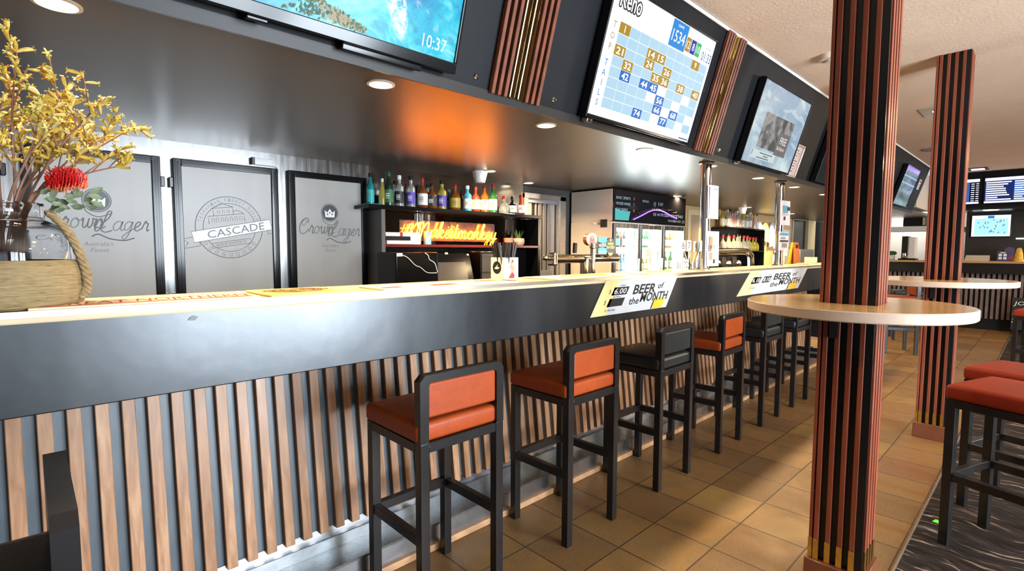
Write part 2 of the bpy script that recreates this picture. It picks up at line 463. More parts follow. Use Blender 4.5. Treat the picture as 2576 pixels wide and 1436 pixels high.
# raked bulkhead above the bar
P0 = V((0, 1.716, ZS)); UP = V((0, -.2873, .9578)); NRM = V((0, -.9578, -.2873)); BL = .759
def BK(x, s=0., out=0.):                                   # frame on the raked face, x along the bar, y up the rake, z out
    return frame(V((x, 0, 0)) + P0 + UP * s + NRM * out, (1, 0, 0), UP)
struct('wall_bulkhead', MB().box(X0, 11.15, 0, BL, -.04, 0, 0, BK(0)).box(X0, 11.15, -.03, .010, -.04, .006, 1, BK(0)), [BLACK, mat('bulkhead_lip', (.022, .020, .019), .4, spec=.25)])
struct('trim_2', MB().box(X0, 12.3, BL - .012, BL + .035, -.02, .014, 0, BK(0)), WHITE)
struct('wall_back', MB().box(X0, X1 + 1.2, Y1 + .03, Y1 + .12, 0, ZC), mat('dark_wall', (.055, .052, .050), .5))
struct('trim_3', MB().box(-1.6, 2.066, Y1 - .005, Y1 + .028, .9, ZS), STEEL)
struct('trim_4', MB().box(2.066, 3.83, Y1 - .003, Y1 + .028, .9, ZS), STEELD)
struct('trim_5', MB().box(6.4, 11.9, Y1 - .003, Y1 + .028, .9, ZS), mat('warm_laminate', (.55, .38, .17), .28, namt=.12, nscale=5))
struct('wall_left', MB().box(X0 - .1, X0, Y0, Y1 + .12, 0, ZC), mat('side_wall', (.20, .19, .19), .6))
struct('wall_right', MB().box(X1 + 1.2, X1 + 1.3, Y0, Y1 + .12, 0, ZC), WHITE)
# wall behind the viewer with its windows
WM = mat('front_wall', (.055, .042, .037), .6)
wins = [(-2.4, -.9), (-.8, .6), (1.0, 2.45), (2.6, 3.9), (11.8, 13.2)]
def SILL(a): return .06 if a < 5 else .5
w = MB(); xs = X0
for a, b in wins:
    w.box(xs, a, Y0 - .12, Y0, 0, ZC); si = SILL(a); w.box(a, b, Y0 - .12, Y0, 0, si); w.box(a, b, Y0 - .12, Y0, 2.6, ZC); xs = b
w.box(xs, X1 + 1.2, Y0 - .12, Y0, 0, ZC)
struct('wall_front', w, WM)
for k, (a, b) in enumerate(wins):
    f = MB()
    for q in (a + .02, (a + b) / 2, b - .02): f.box(q - .025, q + .025, Y0 - .07, Y0 - .01, SILL(a), 2.6)
    for q in (SILL(a) + .025, 2.575): f.box(a, b, Y0 - .07, Y0 - .01, q - .025, q + .025)
    struct('window_%d' % (k + 1), f, BLACKM)
    area('daylight_%d' % (k + 1), ((a + b) / 2, Y0 - .14, (2.6 + SILL(a)) / 2), ((a + b) / 2, 2, 2.1 if k != 3 else 1.2), b - a, 2.6 - SILL(a),
         (16, 22, 450, 640, 420)[k], ((.80, .90, 1.0),) [0] if k < 4 else (1.0, .82, .62))

# ------------------------------------------------------------------ bar counter
bar = thing('bar_counter', 'long bar counter with dark steel fascia, walnut slat front and steel foot step', 'bar counter', (3.0, 1.9, 0))
def L(mb_fn): return mb_fn
B0 = V((3.0, 1.9, 0)); TB = T(*(-B0))
XA, XB = -1.6, 7.3
m = MB(); m.rbox(XA, XB, 1.628, 1.985, 1.222, 1.25, .006, 2, 0, TB); m.build('bar_top', TIMBER, bar)
m = MB(); m.box(XA, XB, 1.622, 1.634, 1.238, 1.253, 0, TB); m.build('edge_strip', mat('edge_gilt', (.80, .74, .62), .25, metal=1.), bar)
m = MB(); m.rbox(XA, XB, 1.63, 1.66, 1.006, 1.238, .003, 1, 0, TB).box(XA, XB, 1.66, 2.2, 1.006, 1.03, 0, TB); m.build('fascia', FASCIA, bar)
PB = V((0, 2.07, .193)); UB = V((0, .09, .757)).normalized(); SF = frame(V((0, 2.07, .193)), (1, 0, 0), UB)   # slat plane, z out
SLB = TB @ SF
m = MB(); m.box(XA, XB, .012, .84, -.06, -.028, 0, SLB); m.build('groove_panel', GROOVE, bar)
m = MB(); k = 0; x = -.067 - .071 * 21
while x < XB - .05:
    m.rbox(x, x + .0375, 0, .84, -.032, 0, .002, 1, 0, SLB, False); x += .071
m.build('slat_cladding', WOODBAR, bar)
m = MB(); m.box(XA, XB, 2.1005, 2.11, .165, .199, 0, TB); m.build('kick_plate', KICK, bar)
m = MB(); m.rbox(XA, XB, 2.058, 2.12, .117, .170, .002, 1, 0, TB); m.build('upper_step', RISER, bar)
m = MB(); m.rbox(XA, XB, 1.921, 2.11, .108, .1187, .002, 1, 0, TB); m.build('step_tread', TREAD, bar)
m = MB(); m.box(XA, XB, 1.925, 1.95, .02, .109, 0, TB); m.build('step_riser', RISER, bar)
m = MB(); m.rbox(XA, XB, 1.904, 2.11, 0, .034, .006, 2, 0, TB); m.build('kerb', KERBM, bar)
m = MB(); m.box(XB - .03, XB, 1.64, 2.2, .3, 1.22, 0, TB).box(XA, XB, 2.2, 2.25, .0, 1.22, 0, TB); m.build('carcass', BLACK, bar)

# beer mats laid along the bar top
def runner(x0, x1, y0, y1, col, label, deco):
    t = thing('bar_mat', label, 'bar mat', ((x0 + x1) / 2, (y0 + y1) / 2, 1.2503), group='rubber mats along the bar')
    w, d = (x1 - x0) / 2, (y1 - y0) / 2
    MB().rbox(-w, w, -d, d, 0, .007, .003, 2).build('mat_base', mat('mat_' + '%.2f_%.2f_%.2f' % col, col, .5, namt=.08, nscale=12), t)
    g = MB(); deco(g, w, d); g.build('print', [RED, mat('mat_gold', (.50, .34, .06), .5), mat('mat_brown', (.16, .09, .03), .5), mat('mat_cream', (.80, .72, .48), .5)], t)
F0 = T(0, 0, .0074)
def d1(g, w, d):
    g.text('GREAT NORTHERN', F0, .085, .46, 0, .1, (.01, -.03, 0)); g.box(-w + .02, w - .02, -d + .015, -d + .03, .0071, .0074, 0)
    g.box(-w + .02, w - .02, d - .03, d - .02, .0071, .0074, 1)
def d2(g, w, d):
    g.box(-w * .8, w * .8, -d * .7, d * .7, .0071, .0073, 1)
    for s in (.8, .55): g.tube([(w * s * .8 * math.cos(a), d * s * .7 * math.sin(a), .0075) for a in [k * PI / 12 for k in range(24)]], .003, 4, 2, True)
    ps, ww = script_paths('Crown Lager', .02)
    for p in ps: g.tube([(a, b, .0078) for a, b in p], .0018, 4, 2)
def d3(g, w, d):
    g.box(-w * .95, -w * .7, -d * .75, -d * .35, .0071, .0074, 0); g.box(-w * .3, w * .05, -d * .8, -d * .2, .0071, .0074, 0)
    g.box(w * .55, w * .9, d * .1, d * .6, .0071, .0074, 0); g.box(-w * .95, w * .95, -d * .95, -d * .86, .0071, .0074, 3)
def d4(g, w, d):
    g.tube([(w * .5 * math.cos(a), d * .4 * math.sin(a), .0075) for a in [k * PI / 12 for k in range(24)]], .004, 4, 1, True)
    for q in (-.25, 0, .25): g.box(w * (q - .08), w * (q + .08), -d * .15, d * .15, .0071, .0074, 1)
runner(.0, .515, 1.645, 1.87, (.74, .64, .46), 'cream bar mat with red capital lettering next to the vase', d1)
runner(.545, .80, 1.645, 1.90, (.66, .60, .22), 'small square yellow-green bar mat right of the red-lettered one', d2)
runner(.93, 1.60, 1.645, 1.84, (.78, .72, .46), 'pale bar mat with red blocks in front of the tumbler of straws', d3)
runner(1.88, 2.62, 1.66, 1.90, (.76, .70, .42), 'plain cream bar mat with a faint oval emblem before the beer taps', d4)
runner(2.72, 3.30, 1.66, 1.88, (.78, .71, .44), 'cream bar mat over the first parallelogram poster', d4)

# parallelogram price posters on the fascia
POST = mat('poster_print', (.52, .55, .59), .4, namt=.05, nscale=6)
PYEL = mat('poster_yellow', (.66, .60, .26), .4)
BEER = mat('beer_amber', (.80, .42, .03), .35)
def poster(x0, xb0, x1, xb1, label, two):
    zt, zb = 1.237, 1.050
    t = thing('price_poster', label, 'poster', (x0, 1.6285, zb), group='slanted posters on the bar fascia')
    H_ = zt - zb; sh = (x0 - xb0) / H_
    Fp = frame((0, 0, 0), (1, 0, 0), (0, 0, 1))           # x right, y up, z towards the room
    def pl(u, v): return (xb0 - x0 + u + sh * v, v)
    W = x1 - x0
    MB().prism([pl(0, 0), pl(W, 0), pl(W, H_), pl(0, H_)], 0, .0035, 0, Fp).build('card', POST, t)
    g = MB()
    def quad(u0, u1, v0, v1, mi, z=.0039): g.prism([pl(u0, v0), pl(u1, v0), pl(u1, v1), pl(u0, v1)], .0036, z, mi, Fp)
    def tx(s, u, v, h, w, mi, bold=.0):
        c = pl(u, v); g.text(s, Fp, h, w, mi, sh * .75, (c[0], c[1], .0042), bold)
    quad(0, W * .17, 0, H_, 3)
    if not two:
        quad(W * .14, W * .33, H_ * .55, H_ * .78, 0); tx('6.00', W * .235, H_ * .665, .030, W * .15, 1)
        quad(W * .14, W * .33, H_ * .23, H_ * .46, 0)
        tx('$', W * .105, H_ * .66, .026, None, 0); tx('$', W * .10, H_ * .36, .026, None, 0)
        tx('Schooner', W * .24, H_ * .83, .009, None, 0); tx('Non Member', W * .22, H_ * .505, .009, None, 0); tx('at the bar', W * .2, H_ * .14, .013, .10, 0)
        bx = .40
    else:
        quad(W * .10, W * .22, H_ * .45, H_ * .72, 0); tx('6.10', W * .16, H_ * .585, .032, W * .10, 1)
        quad(W * .26, W * .38, H_ * .45, H_ * .72, 0); tx('8.10', W * .32, H_ * .585, .032, W * .10, 1)
        tx('Member', W * .17, H_ * .80, .009, None, 0); tx('Non Member', W * .33, H_ * .80, .009, None, 0); tx('at the bar', W * .15, H_ * .28, .016, .13, 0)
        bx = .42
    ww = 1 - bx
    tx('BEER', W * (bx + ww * .27), H_ * .67, .054, W * ww * .52, 0, .025); tx('of', W * (bx + ww * .64), H_ * .73, .036, W * ww * .14, 0, .015)
    tx('the', W * (bx + ww * .12), H_ * .33, .040, W * ww * .22, 0, .015); tx('MONTH', W * (bx + ww * .58), H_ * .40, .052, W * ww * .66, 0, .025)
    quad(W * (bx + ww * .62), W * (bx + ww * .88), 0.002, H_ * .34, 2); quad(W * (bx + ww * .59), W * (bx + ww * .62), 0.002, H_ * .34, 0)
    g.build('print', [INK, TEXTW, BEER, PYEL], t)
poster(2.237, 2.102, 2.988, 2.805, 'slanted white poster with one price box and a blank black box on the bar fascia', False)
poster(4.136, 3.879, 5.494, 5.076, 'slanted white poster with two price boxes farther along the bar fascia', True)
# small scratches and stickers on the fascia, kept as things
tag(MB().prism([(-.012, -.004), (.004, -.006), (.014, .004), (.002, .008), (-.006, .004)], 0, .001, 0, frame((.330, 1.6285, 1.206), (1, 0, 0), (0, 0, 1))).build('tape_scrap', mat('grey_tape', (.16, .17, .17), .6)),
    'scrap of dark tape stuck on the fascia right of the vase', 'tape')

# ------------------------------------------------------------------ slatted columns with round tables
def column(xc, yc, label, tlabel, trad, tcx, tcy):
    t = thing('slatted_column', label, 'column', (xc, yc, 0), group='slatted columns with round tables')
    hx, hy = .100, .097
    MB().box(-hx + .015, hx - .015, -hy + .015, hy - .015, .05, ZC - .001).build('core', BLACKG, t)
    s = MB(); tip = MB(); ca = MB()
    def slat(x0, x1, y0, y1):
        s.rbox(x0, x1, y0, y1, .20, ZC - .001, .0015, 1, 0, None, False); e = .0012
        tip.box(x0 - e, x1 + e, y0 - e, y1 + e, .105, .201)
    for k in range(4):
        y0 = hy - .018 - .0425 * k
        slat(-hx, -hx + .017, y0 - .0180, y0); slat(hx - .017, hx, y0 - .0180, y0)
    for k in range(4):
        x0 = -hx + .032 + .0425 * k
        slat(x0, x0 + .0225, -hy, -hy + .017)
    for k in range(5):
        x0 = -hx + .001 + .0425 * k
        slat(x0, x0 + .0225, hy - .012, hy)
    for sx in (-1, 1):
        for sy in (-1,): ca.box(sx * (hx - .004) - .011 * (sx > 0), sx * (hx - .004) + .011 * (sx < 0), sy * (hy - .004) - .026 * (sy > 0), sy * (hy - .004) + .026 * (sy < 0), .05, ZC - .001)
    s.build('slat_cladding', WOODCOL, t); tip.build('brass_tips', BRASS, t); ca.build('corner_post', BLACKG, t)
    MB().rbox(-hx - .012, hx + .012, -hy - .012, hy + .012, 0, .112, .003, 1).build('plinth', mat('plinth_wood', (.12, .040, .020), .3, namt=.2, nscale=9), t)
    tt = thing('round_table', tlabel, 'table', (tcx, tcy, 1.15), group='round bar tables around the columns')
    prof = [(trad - .004, .0), (trad, .004), (trad, .036), (trad - .004, .04)]
    top = MB(); n = 72
    top.lathe(prof, n, 0, caps=False)
    # annulus with the column's square cut-out
    ox, oy = xc - tcx, yc - tcy
    def hole(a):
        dx, dy = math.cos(a), math.sin(a); hx2, hy2 = hx + .001, hy + .001
        best = 9
        for s_, lim, d, o in ((0, ox + hx2, dx, 0), (0, ox - hx2, dx, 0), (1, oy + hy2, dy, 0), (1, oy - hy2, dy, 0)):
            if abs(d) > 1e-6:
                q = lim / d
                if q > 0:
                    px, py = dx * q, dy * q
                    if abs(px - ox) <= hx2 + 1e-5 and abs(py - oy) <= hy2 + 1e-5: best = min(best, q)
        return best
    for z, flip in ((.04, 0), (0, 1)):
        vs = []
        for k in range(n):
            a = 2 * PI * k / n; q = hole(a)
            vs.append((q * math.cos(a), q * math.sin(a), z))
        for k in range(n):
            a = 2 * PI * k / n; vs.append(((trad - .004) * math.cos(a), (trad - .004) * math.sin(a), z))
        fs = [(k, (k + 1) % n, n + (k + 1) % n, n + k) for k in range(n)]
        top.add(vs, fs, 1 if z > 0 else 0, False)
    top.build('table_top', [mat('table_edge', (.44, .33, .25), .45, bump=.1, bscale=70), mat('table_laminate', (.52, .33, .14), .16, namt=.15, nscale=18)], tt)
    br = MB()
    for a in (2.2, 5.4):
        c, sn = math.cos(a), math.sin(a)
        br.box(ox + hx * 1.02 * (1 if c > 0 else -1) - .004, ox + hx * 1.02 * (1 if c > 0 else -1) + .004, oy + .05 * sn - .015, oy + .05 * sn + .015, -.10, 0)
    br.build('bracket', BLACKM, tt)
    return t
column(2.440, .548, 'nearest slatted wood column in front of the bar stools', 'round beige table around the nearest slatted column', .388, 2.44, .553)
column(4.930, .554, 'farther slatted wood column behind and right of the nearest one', 'round beige table around the farther slatted column', .46, 4.94, .60)

# ------------------------------------------------------------------ bar stools
ORANGE = mat('tan_leather', (.265, .044, .009), .38, spec=.3, namt=.10, nscale=22, bump=.14, bscale=170)
REDL = mat('red_leather', (.22, .021, .006), .5, spec=.25, namt=.10, nscale=22, bump=.12, bscale=170)
BLACKL = mat('black_leather', (.014, .017, .018), .27, namt=.15, nscale=22, bump=.14, bscale=170)
def make_stool(label, leather):
    t = thing('bar_stool', label, 'stool', group=None)
    W, D, q = .395, .39, .038; hw, hd = W / 2, D / 2
    for sx in (-1, 1):                                      # rear legs run up into the back frame
        x0 = sx * hw - (q if sx > 0 else 0)
        MB().rbox(x0, x0 + q, -hd, -hd + q, 0, .71, .003, 2).build('leg', BLACKM, t)
        MB().rbox(x0, x0 + q, hd - q, hd, 0, .71, .003, 2).build('leg', BLACKM, t)
    b = MB(); r = .022; ys = (-hd, -hd + q)
    out = [(-hw, .71), (-hw, .955 - r), (-hw + r, .955), (hw - r, .955), (hw, .955 - r), (hw, .71)]
    inn = [(-hw + .036, .71), (-hw + .036, .927 - .012), (-hw + .048, .927), (hw - .048, .927), (hw - .036, .927 - .012), (hw - .036, .71)]
    vs = [(x, y, z) for y in ys for x, z in out + inn]; n = 6; N = 12; fs = []
    for k in range(n - 1):
        fs += [(k, k + 1, n + k + 1, n + k), (N + k, N + n + k, N + n + k + 1, N + k + 1), (k, N + k, N + k + 1, k + 1), (n + k, n + k + 1, N + n + k + 1, N + n + k)]
    b.add(vs, fs); b.build('back_frame', BLACKM, t)
    s = MB()
    s.rbox(-hw + q, hw - q, -hd + .002, -hd + q, .672, .708, .002, 1).rbox(-hw + q, hw - q, hd - q, hd - .002, .672, .708, .002, 1)
    s.rbox(-hw, -hw + q - .002, -hd + q, hd - q, .672, .708, .002, 1).rbox(hw - q + .002, hw, -hd + q, hd - q, .672, .708, .002, 1)
    s.build('seat_frame', BLACKM, t)
    MB().rbox(-hw + q, hw - q, hd - q + .004, hd - .004, .322, .360, .002, 1).build('footrest', BLACKM, t)
    for sx in (-1, 1):
        x0 = sx * (hw - q / 2)
        MB().rbox(x0 - .015, x0 + .015, -hd + q, hd - q, .322, .360, .002, 1).build('stretcher', BLACKM, t)
    c = MB(); c.cushion(W + .012, D - .006, .709, .776, .010, .016, 10, 0, T(0, .008, 0))
    se = c.build('seat', leather, t)
    p = MB(); p.rbox(-hw + .037, hw - .037, -hd + .004, -hd + .038, .797, .926, .010, 4); p.build('back_pad', leather, t)
    return t
st = {}
def stool(kind, x, y, rz, label, group):
    lea = {'tan': ORANGE, 'red': REDL, 'black': BLACKL}[kind]
    if kind not in st:
        st[kind] = make_stool(label, lea); o = st[kind]
        o.location = (x, y, 0); o.rotation_euler = (0, 0, rz); o['group'] = group
    else: dup(st[kind], (x, y, 0), rz, label, group)
G1 = 'bar stools lined up at the bar'
stool('tan', 1.178, 1.690, 0., 'tan leather bar stool nearest the viewer in the row, left of the others', G1)
stool('tan', 1.982, 1.690, .0, 'second tan leather bar stool, between the nearest stool and the first black one', G1)
stool('black', 2.790, 1.695, .01, 'black bar stool between two tan stools below the first price poster', G1)
stool('tan', 3.595, 1.705, .03, 'third tan leather bar stool, beyond the first black stool', G1)
stool('black', 4.375, 1.710, .0, 'black bar stool right after the last tan stool, partly behind the round table', G1)
stool('black', 5.110, 1.715, .0, 'farther black bar stool under the far edge of the near round table', G1)
stool('black', 5.900, 1.715, .0, 'last black bar stool of the row beside the near column', G1)
stool('black', -.148, 1.302, PI / 2, 'black bar stool turned sideways at the lower left corner', 'bar stools standing apart')
G2 = 'red stools right of the columns'
stool('red', 3.235, .060, math.radians(-19), 'red seated stool in the right foreground, nearest on the carpet', G2)
stool('red', 3.795, .050, math.radians(-18), 'red seated stool just behind the right foreground stool', G2)
stool('red', 7.78, .03, math.radians(-10), 'small distant red stool at the right edge by the chalkboard', G2)
stool('tan', 8.75, 1.45, .5, 'distant tan stool seen between the two columns', 'stools beyond the columns')
stool('black', 10.1, 1.55, .3, 'distant black stool by the far counter between the columns', 'stools beyond the columns')
# ------------------------------------------------------------------ raked bulkhead: slat pilasters, screens, bolts
def bmat_rot(): return BK(0)
def pilaster(x0, x1, label):
    t = thing('slat_pilaster', label, 'wall panel', M=BK((x0 + x1) / 2), group='slatted pilasters between the screens')
    w = (x1 - x0) / 2; s = MB(); k = MB()
    p = w * 2 / 8.4
    for i in (0, 1, 2, 5.6, 6.6, 7.6):
        a = -w + i * p; s.rbox(a, a + p * .52, .003, BL - .005, .0, .028, .002, 1, 0, None, False)
    s.build('slat_cladding', mat('pilaster_wood', (.15, .050, .028), .3, namt=.3, nscale=14), t)
    k.box(-w, w, .002, BL - .004, .0005, .006); k.build('backing', BLACKG, t)
    g = MB()
    for i in (3.05, 4.45): g.rbox(-w + i * p, -w + (i + .95) * p, .003, BL - .005, .004, .020, .006, 2)
    g.build('gold_trim', GOLDM, t)
pilaster(1.480, 1.786, 'slatted pilaster with gold strip between the blue reef screen and the number screen')
pilaster(3.297, 3.566, 'slatted pilaster with gold strip right of the number screen')

def reef_mat():
    n = NT('reef_screen'); p, x, y, z = n.obj()
    w1 = n.noise(n.xyz(n.math('MULTIPLY', x, 3.), n.math('MULTIPLY', y, 4.5), 0.), 1.2, 6, 1.3, .6)
    w2 = n.noise(n.xyz(n.math('ADD', n.math('MULTIPLY', x, 9.), n.math('MULTIPLY', y, 6.)), n.math('MULTIPLY', y, 7.), 2.), 1.5, 6, .8, .65)
    c = n.ramp(w1, [(.30, (.0, .13, .38)), (.42, (.0, .34, .62)), (.52, (.02, .60, .80)), (.60, (.20, .80, .92)), (.70, (.72, .92, .96))])
    c = n.mix(n.rng(w2, .56, .66, 0, .55), c, (.02, .22, .40))
    c = n.mix(n.rng(w2, .30, .40, .6, 0), c, (.62, .82, .92))
    # shallow rocks near the shore, upper left, then a deep blue drop
    rk = n.noise(n.xyz(n.math('MULTIPLY', x, 40.), n.math('MULTIPLY', y, 40.), 0.), 1., 5, .4, .7)
    d = n.math('ADD', n.math('ADD', x, n.math('MULTIPLY', y, .9)), n.math('MULTIPLY', w1, .25))
    rock = n.rng(d, .45, .47, 1., 0.)
    deep = n.rng(d, .55, .60, 1., 0.)
    c = n.mix(deep, c, n.ramp(rk, [(.3, (.01, .05, .22)), (.6, (.02, .16, .45)), (.75, (.15, .4, .65))]))
    c = n.mix(rock, c, n.ramp(rk, [(.3, (.06, .06, .07)), (.5, (.33, .32, .31)), (.7, (.75, .73, .70))]))
    # breaking wave
    fx = n.math('SUBTRACT', x, 1.02); fy = n.math('SUBTRACT', y, .19)
    ee = n.math('ADD', n.math('POWER', n.math('DIVIDE', n.math('SUBTRACT', fx, n.math('MULTIPLY', fy, -.35)), .04), 2.), n.math('POWER', n.math('DIVIDE', fy, .13), 2.))
    foam = n.math('MULTIPLY', n.rng(ee, .5, 1.2, 1, 0), n.rng(rk, .42, .52, 0, 1))
    c = n.mix(foam, c, (.95, .97, 1.))
    n.base((.01, .01, .012)); n.set(Emission_Color=c, Emission_Strength=1.1, Roughness=.25, Specular_IOR_Level=.15)
    return n.m
REEF = reef_mat()
def screen(x0, x1, s0, s1, label, face_mat, group='screens on the raked bulkhead', depth=.05, bez=.02, botbez=.03, name='wall_screen'):
    t = thing(name, label, 'screen', M=BK(x0, s0, .015), group=group)
    W, Hh = x1 - x0, s1 - s0
    b = MB()
    b.rbox(0, W, 0, botbez, 0, depth, .004, 2).rbox(0, W, Hh - bez, Hh, 0, depth, .004, 2)
    b.rbox(0, bez, botbez, Hh - bez, 0, depth, .003, 2).rbox(W - bez, W, botbez, Hh - bez, 0, depth, .003, 2).box(bez, W - bez, botbez, Hh - bez, 0, depth * .5)
    b.build('bezel', BLACKG, t)
    f = MB(); f.box(bez, W - bez, botbez, Hh - bez, depth * .55, depth * .84); f.build('display', face_mat, t)
    br = MB(); br.box(W * .25, W * .75, Hh * .2, Hh * .6, -.014, .0); br.build('wall_mount', BLACKM, t)
    return t, W, Hh, depth * .84
# large reef screen (its upper part runs out of the frame)
t, W, Hh, zf = screen(-.06, 1.250, .026, .757, 'large screen showing a turquoise reef and the time 10:37', REEF, botbez=.040, bez=.014, depth=.06)
g = MB(); g.text('10:37', T(0, 0, 0), .044, .105, 0, 0, (1.200, .086, zf + .0008))
g.build('clock_digits', glow('digits_white', (.9, .97, 1.), 1.3), t)
g = MB(); rnd = random.Random(5)
for k in range(420):
    u = rnd.random() ** .8; px = .62 + .30 * u; top = .105 * (1 - u) ** 1.2 + .012; py = .041 + top * rnd.random() ** .8; L_ = rnd.uniform(.010, .024); an = rnd.uniform(.3, 2.8); w_ = L_ * rnd.uniform(.16, .30)
    d = (math.cos(an) * L_, math.sin(an) * L_); q = (-math.sin(an) * w_, math.cos(an) * w_); mi = rnd.choice([0, 0, 1] if u < .45 else [0, 1, 2, 2])
    if py + d[1] < .0415: continue
    g.prism([(px - q[0] * .4, py - q[1] * .4), (px + d[0] * .5 - q[0], max(.0412, py + d[1] * .5 - q[1])), (px + d[0], py + d[1]), (px + d[0] * .5 + q[0], max(.0412, py + d[1] * .5 + q[1]))], zf, zf + .0004 + .000004 * k, mi)
g.build('shore_shrubs', [glow('shrub_green', (.025, .09, .03), 1.), glow('shrub_olive', (.09, .17, .06), 1.), glow('shrub_cream', (.42, .36, .22), 1.)], t)
MB().rbox(.56, .62, -.014, .0, .02, .05, .004, 2).build('sensor_eye', BLACKG, t); MB().rbox(.86, 1.17, -.022, .002, .0, .035, .004, 2).build('speaker_bar', BLACKG, t)

# number-draw screen
KW = glow('screen_white', (.86, .93, 1.0), 1.25)
t, W, Hh, zf = screen(2.074, 3.126, .012, .640, 'screen with a grid of gold and blue numbers and the clock 01:33', KW, botbez=.020, bez=.010)
KM = [glow('cell_pale', (.40, .60, .74), 1.15), glow('cell_gold', (.44, .27, .03), 1.0), glow('cell_blue', (.015, .15, .52), 1.1), glow('cell_white', (1, 1, 1), 1.3),
      INK, glow('cell_green', (.03, .48, .15), 1.), glow('cell_navy', (.01, .03, .42), 1.), glow('cell_sky', (.02, .24, .66), 1.1), glow('cell_ink_blue', (.01, .06, .28), 1.)]
g = MB()
gx0, gx1, gy0, gy1 = .105, W - .035, .065, Hh - .155
cw, ch = (gx1 - gx0) / 10, (gy1 - gy0) / 8
gold = {1, 9, 14, 15, 21, 24, 26, 32, 35, 36, 38, 40}; blue = {42, 44, 45, 56, 66, 68, 74, 77}
for r in range(8):
    for c in range(10):
        nn = r * 10 + c + 1; a = gx0 + c * cw; b = gy1 - r * ch
        if nn in gold or nn in blue:
            mi = 1 if nn in gold else 2
            g.box(a + .001, a + cw - .001, b - ch + .001, b - .001, zf, zf + .0010, mi)
            g.text(str(nn), T(0, 0, 0), ch * .66, cw * .66 if nn > 9 else None, 3, 0, (a + cw / 2, b - ch / 2, zf + .0014), .02)
        elif not (r > 3 and c > 3) or (c + r) % 3:
            g.box(a + .0015, a + cw - .0015, b - ch + .0015, b - .0015, zf, zf + .0008, 0)
for ch_, yy, mi in [(c, gy1 - ch * (.5 + i * .98), 1) for i, c in enumerate('TOP')] + [(c, gy1 - ch * (3.9 + i * .93), 2) for i, c in enumerate('TAILS')]:
    g.text(ch_, T(0, 0, 0), .030, None, mi, 0, (.066, yy, zf + .001))
g.box(W * .52, W * .68, Hh - .148, Hh - .014, zf, zf + .001, 7); g.text('1534', T(0, 0, 0), .060, .135, 3, 0, (W * .60, Hh - .090, zf + .0014))
g.text('GAME', T(0, 0, 0), .013, .06, 3, 0, (W * .60, Hh - .035, zf + .0014))
for i, (s_, mi) in enumerate([('12', 1), ('8', 6), ('10', 5)]):
    a = W * .685 + i * .058; g.box(a, a + .052, Hh - .135, Hh - .062, zf, zf + .001, mi); g.text(s_, T(0, 0, 0), .040, .036 if len(s_) > 1 else None, 3, 0, (a + .026, Hh - .098, zf + .0014))
g.text('01:33', T(0, 0, 0), .050, .115, 8, 0, (W * .925, Hh - .115, zf + .0014)); g.text('NEXT GAME', T(0, 0, 0), .010, .06, 8, 0, (W * .925, Hh - .068, zf + .0014))
for e, mi, dz in ((.007, 4, .0010), (0., 3, .0020)):                         # outlined logo lettering
    if e:
        for k in range(12): g.text('Keno', T(0, 0, 0), .085, .18, mi, 0, (.155 + e * math.cos(k * PI / 6), Hh - .055 + e * math.sin(k * PI / 6), zf + dz + k * .00003), .02)
    else: g.text('Keno', T(0, 0, 0), .084, .178, mi, 0, (.155, Hh - .055, zf + dz), .012)
g.box(W - .13, W - .02, .030, .036, zf, zf + .001, 8)
g.build('number_grid', KM, t)
MB().rbox(.03, .07, -.022, .0, .0, .04, .004, 2).build('bracket', CHROME, t)

# promotional screen
def promo_mat():
    n = NT('promo_screen'); p, x, y, z = n.obj()
    a = n.noise(p, 2.2, 4, 1.2); b = n.noise(n.xyz(n.math('ADD', x, y), n.math('MULTIPLY', y, 3.), 0.), 4., 3, .5)
    c = n.ramp(a, [(.3, (.16, .40, .62)), (.45, (.36, .50, .66)), (.58, (.55, .72, .80)), (.7, (.78, .92, .94))])
    c = n.mix(n.rng(b, .55, .62, 0, .5), c, (.75, .95, .98))
    n.base((.02, .02, .02)); n.set(Emission_Color=c, Emission_Strength=.8, Roughness=.25, Specular_IOR_Level=.2)
    return n.m
def photo_mat():
    n = NT('promo_photo'); p, x, y, z = n.obj()
    a = n.noise(p, 9., 5, .6); c = n.ramp(a, [(.32, (.05, .055, .06)), (.46, (.18, .17, .16)), (.55, (.34, .36, .40)), (.66, (.30, .24, .12)), (.74, (.55, .42, .06))])
    n.base((.02, .02, .02)); n.set(Emission_Color=c, Emission_Strength=.9, Roughness=.15); return n.m
t, W, Hh, zf = screen(3.925, 4.945, .010, .618, 'pale blue promotional screen with a photo and the word FREE', promo_mat(), bez=.012, botbez=.016)
g = MB(); g.box(.20, .80, .14, .40, zf, zf + .0008, 0); g.box(.56, .80, .12, .30, zf + .0008, zf + .0012, 1)
g.box(.14, .62, .055, .12, zf, zf + .0007, 2); g.text('FREE', T(0, 0, 0), .055, .14, 3, 0, (.68, .24, zf + .0016)); g.text('Bet Returns', T(0, 0, 0), .03, .16, 3, 0, (.67, .18, zf + .0016))
for q, (a, b) in enumerate([(.30, .56), (.38, .48), (.26, .50)]): g.box(a, b, .100 - q * .018, .106 - q * .018, zf + .0007, zf + .0012, 4)
g.box(.155, .165, .075, .115, zf + .0007, zf + .0012, 5)
g.build('advert_print', [photo_mat(), glow('promo_grey', (.17, .155, .15), .8), glow('promo_pale', (.60, .70, .72), .9), glow('promo_text', (.85, .82, .85), 1.), INK, glow('promo_green', (.02, .2, .12), 1.)], t)
MB().rbox(.0, .04, -.02, .0, .0, .04, .004, 2).build('bracket', CHROME, t)
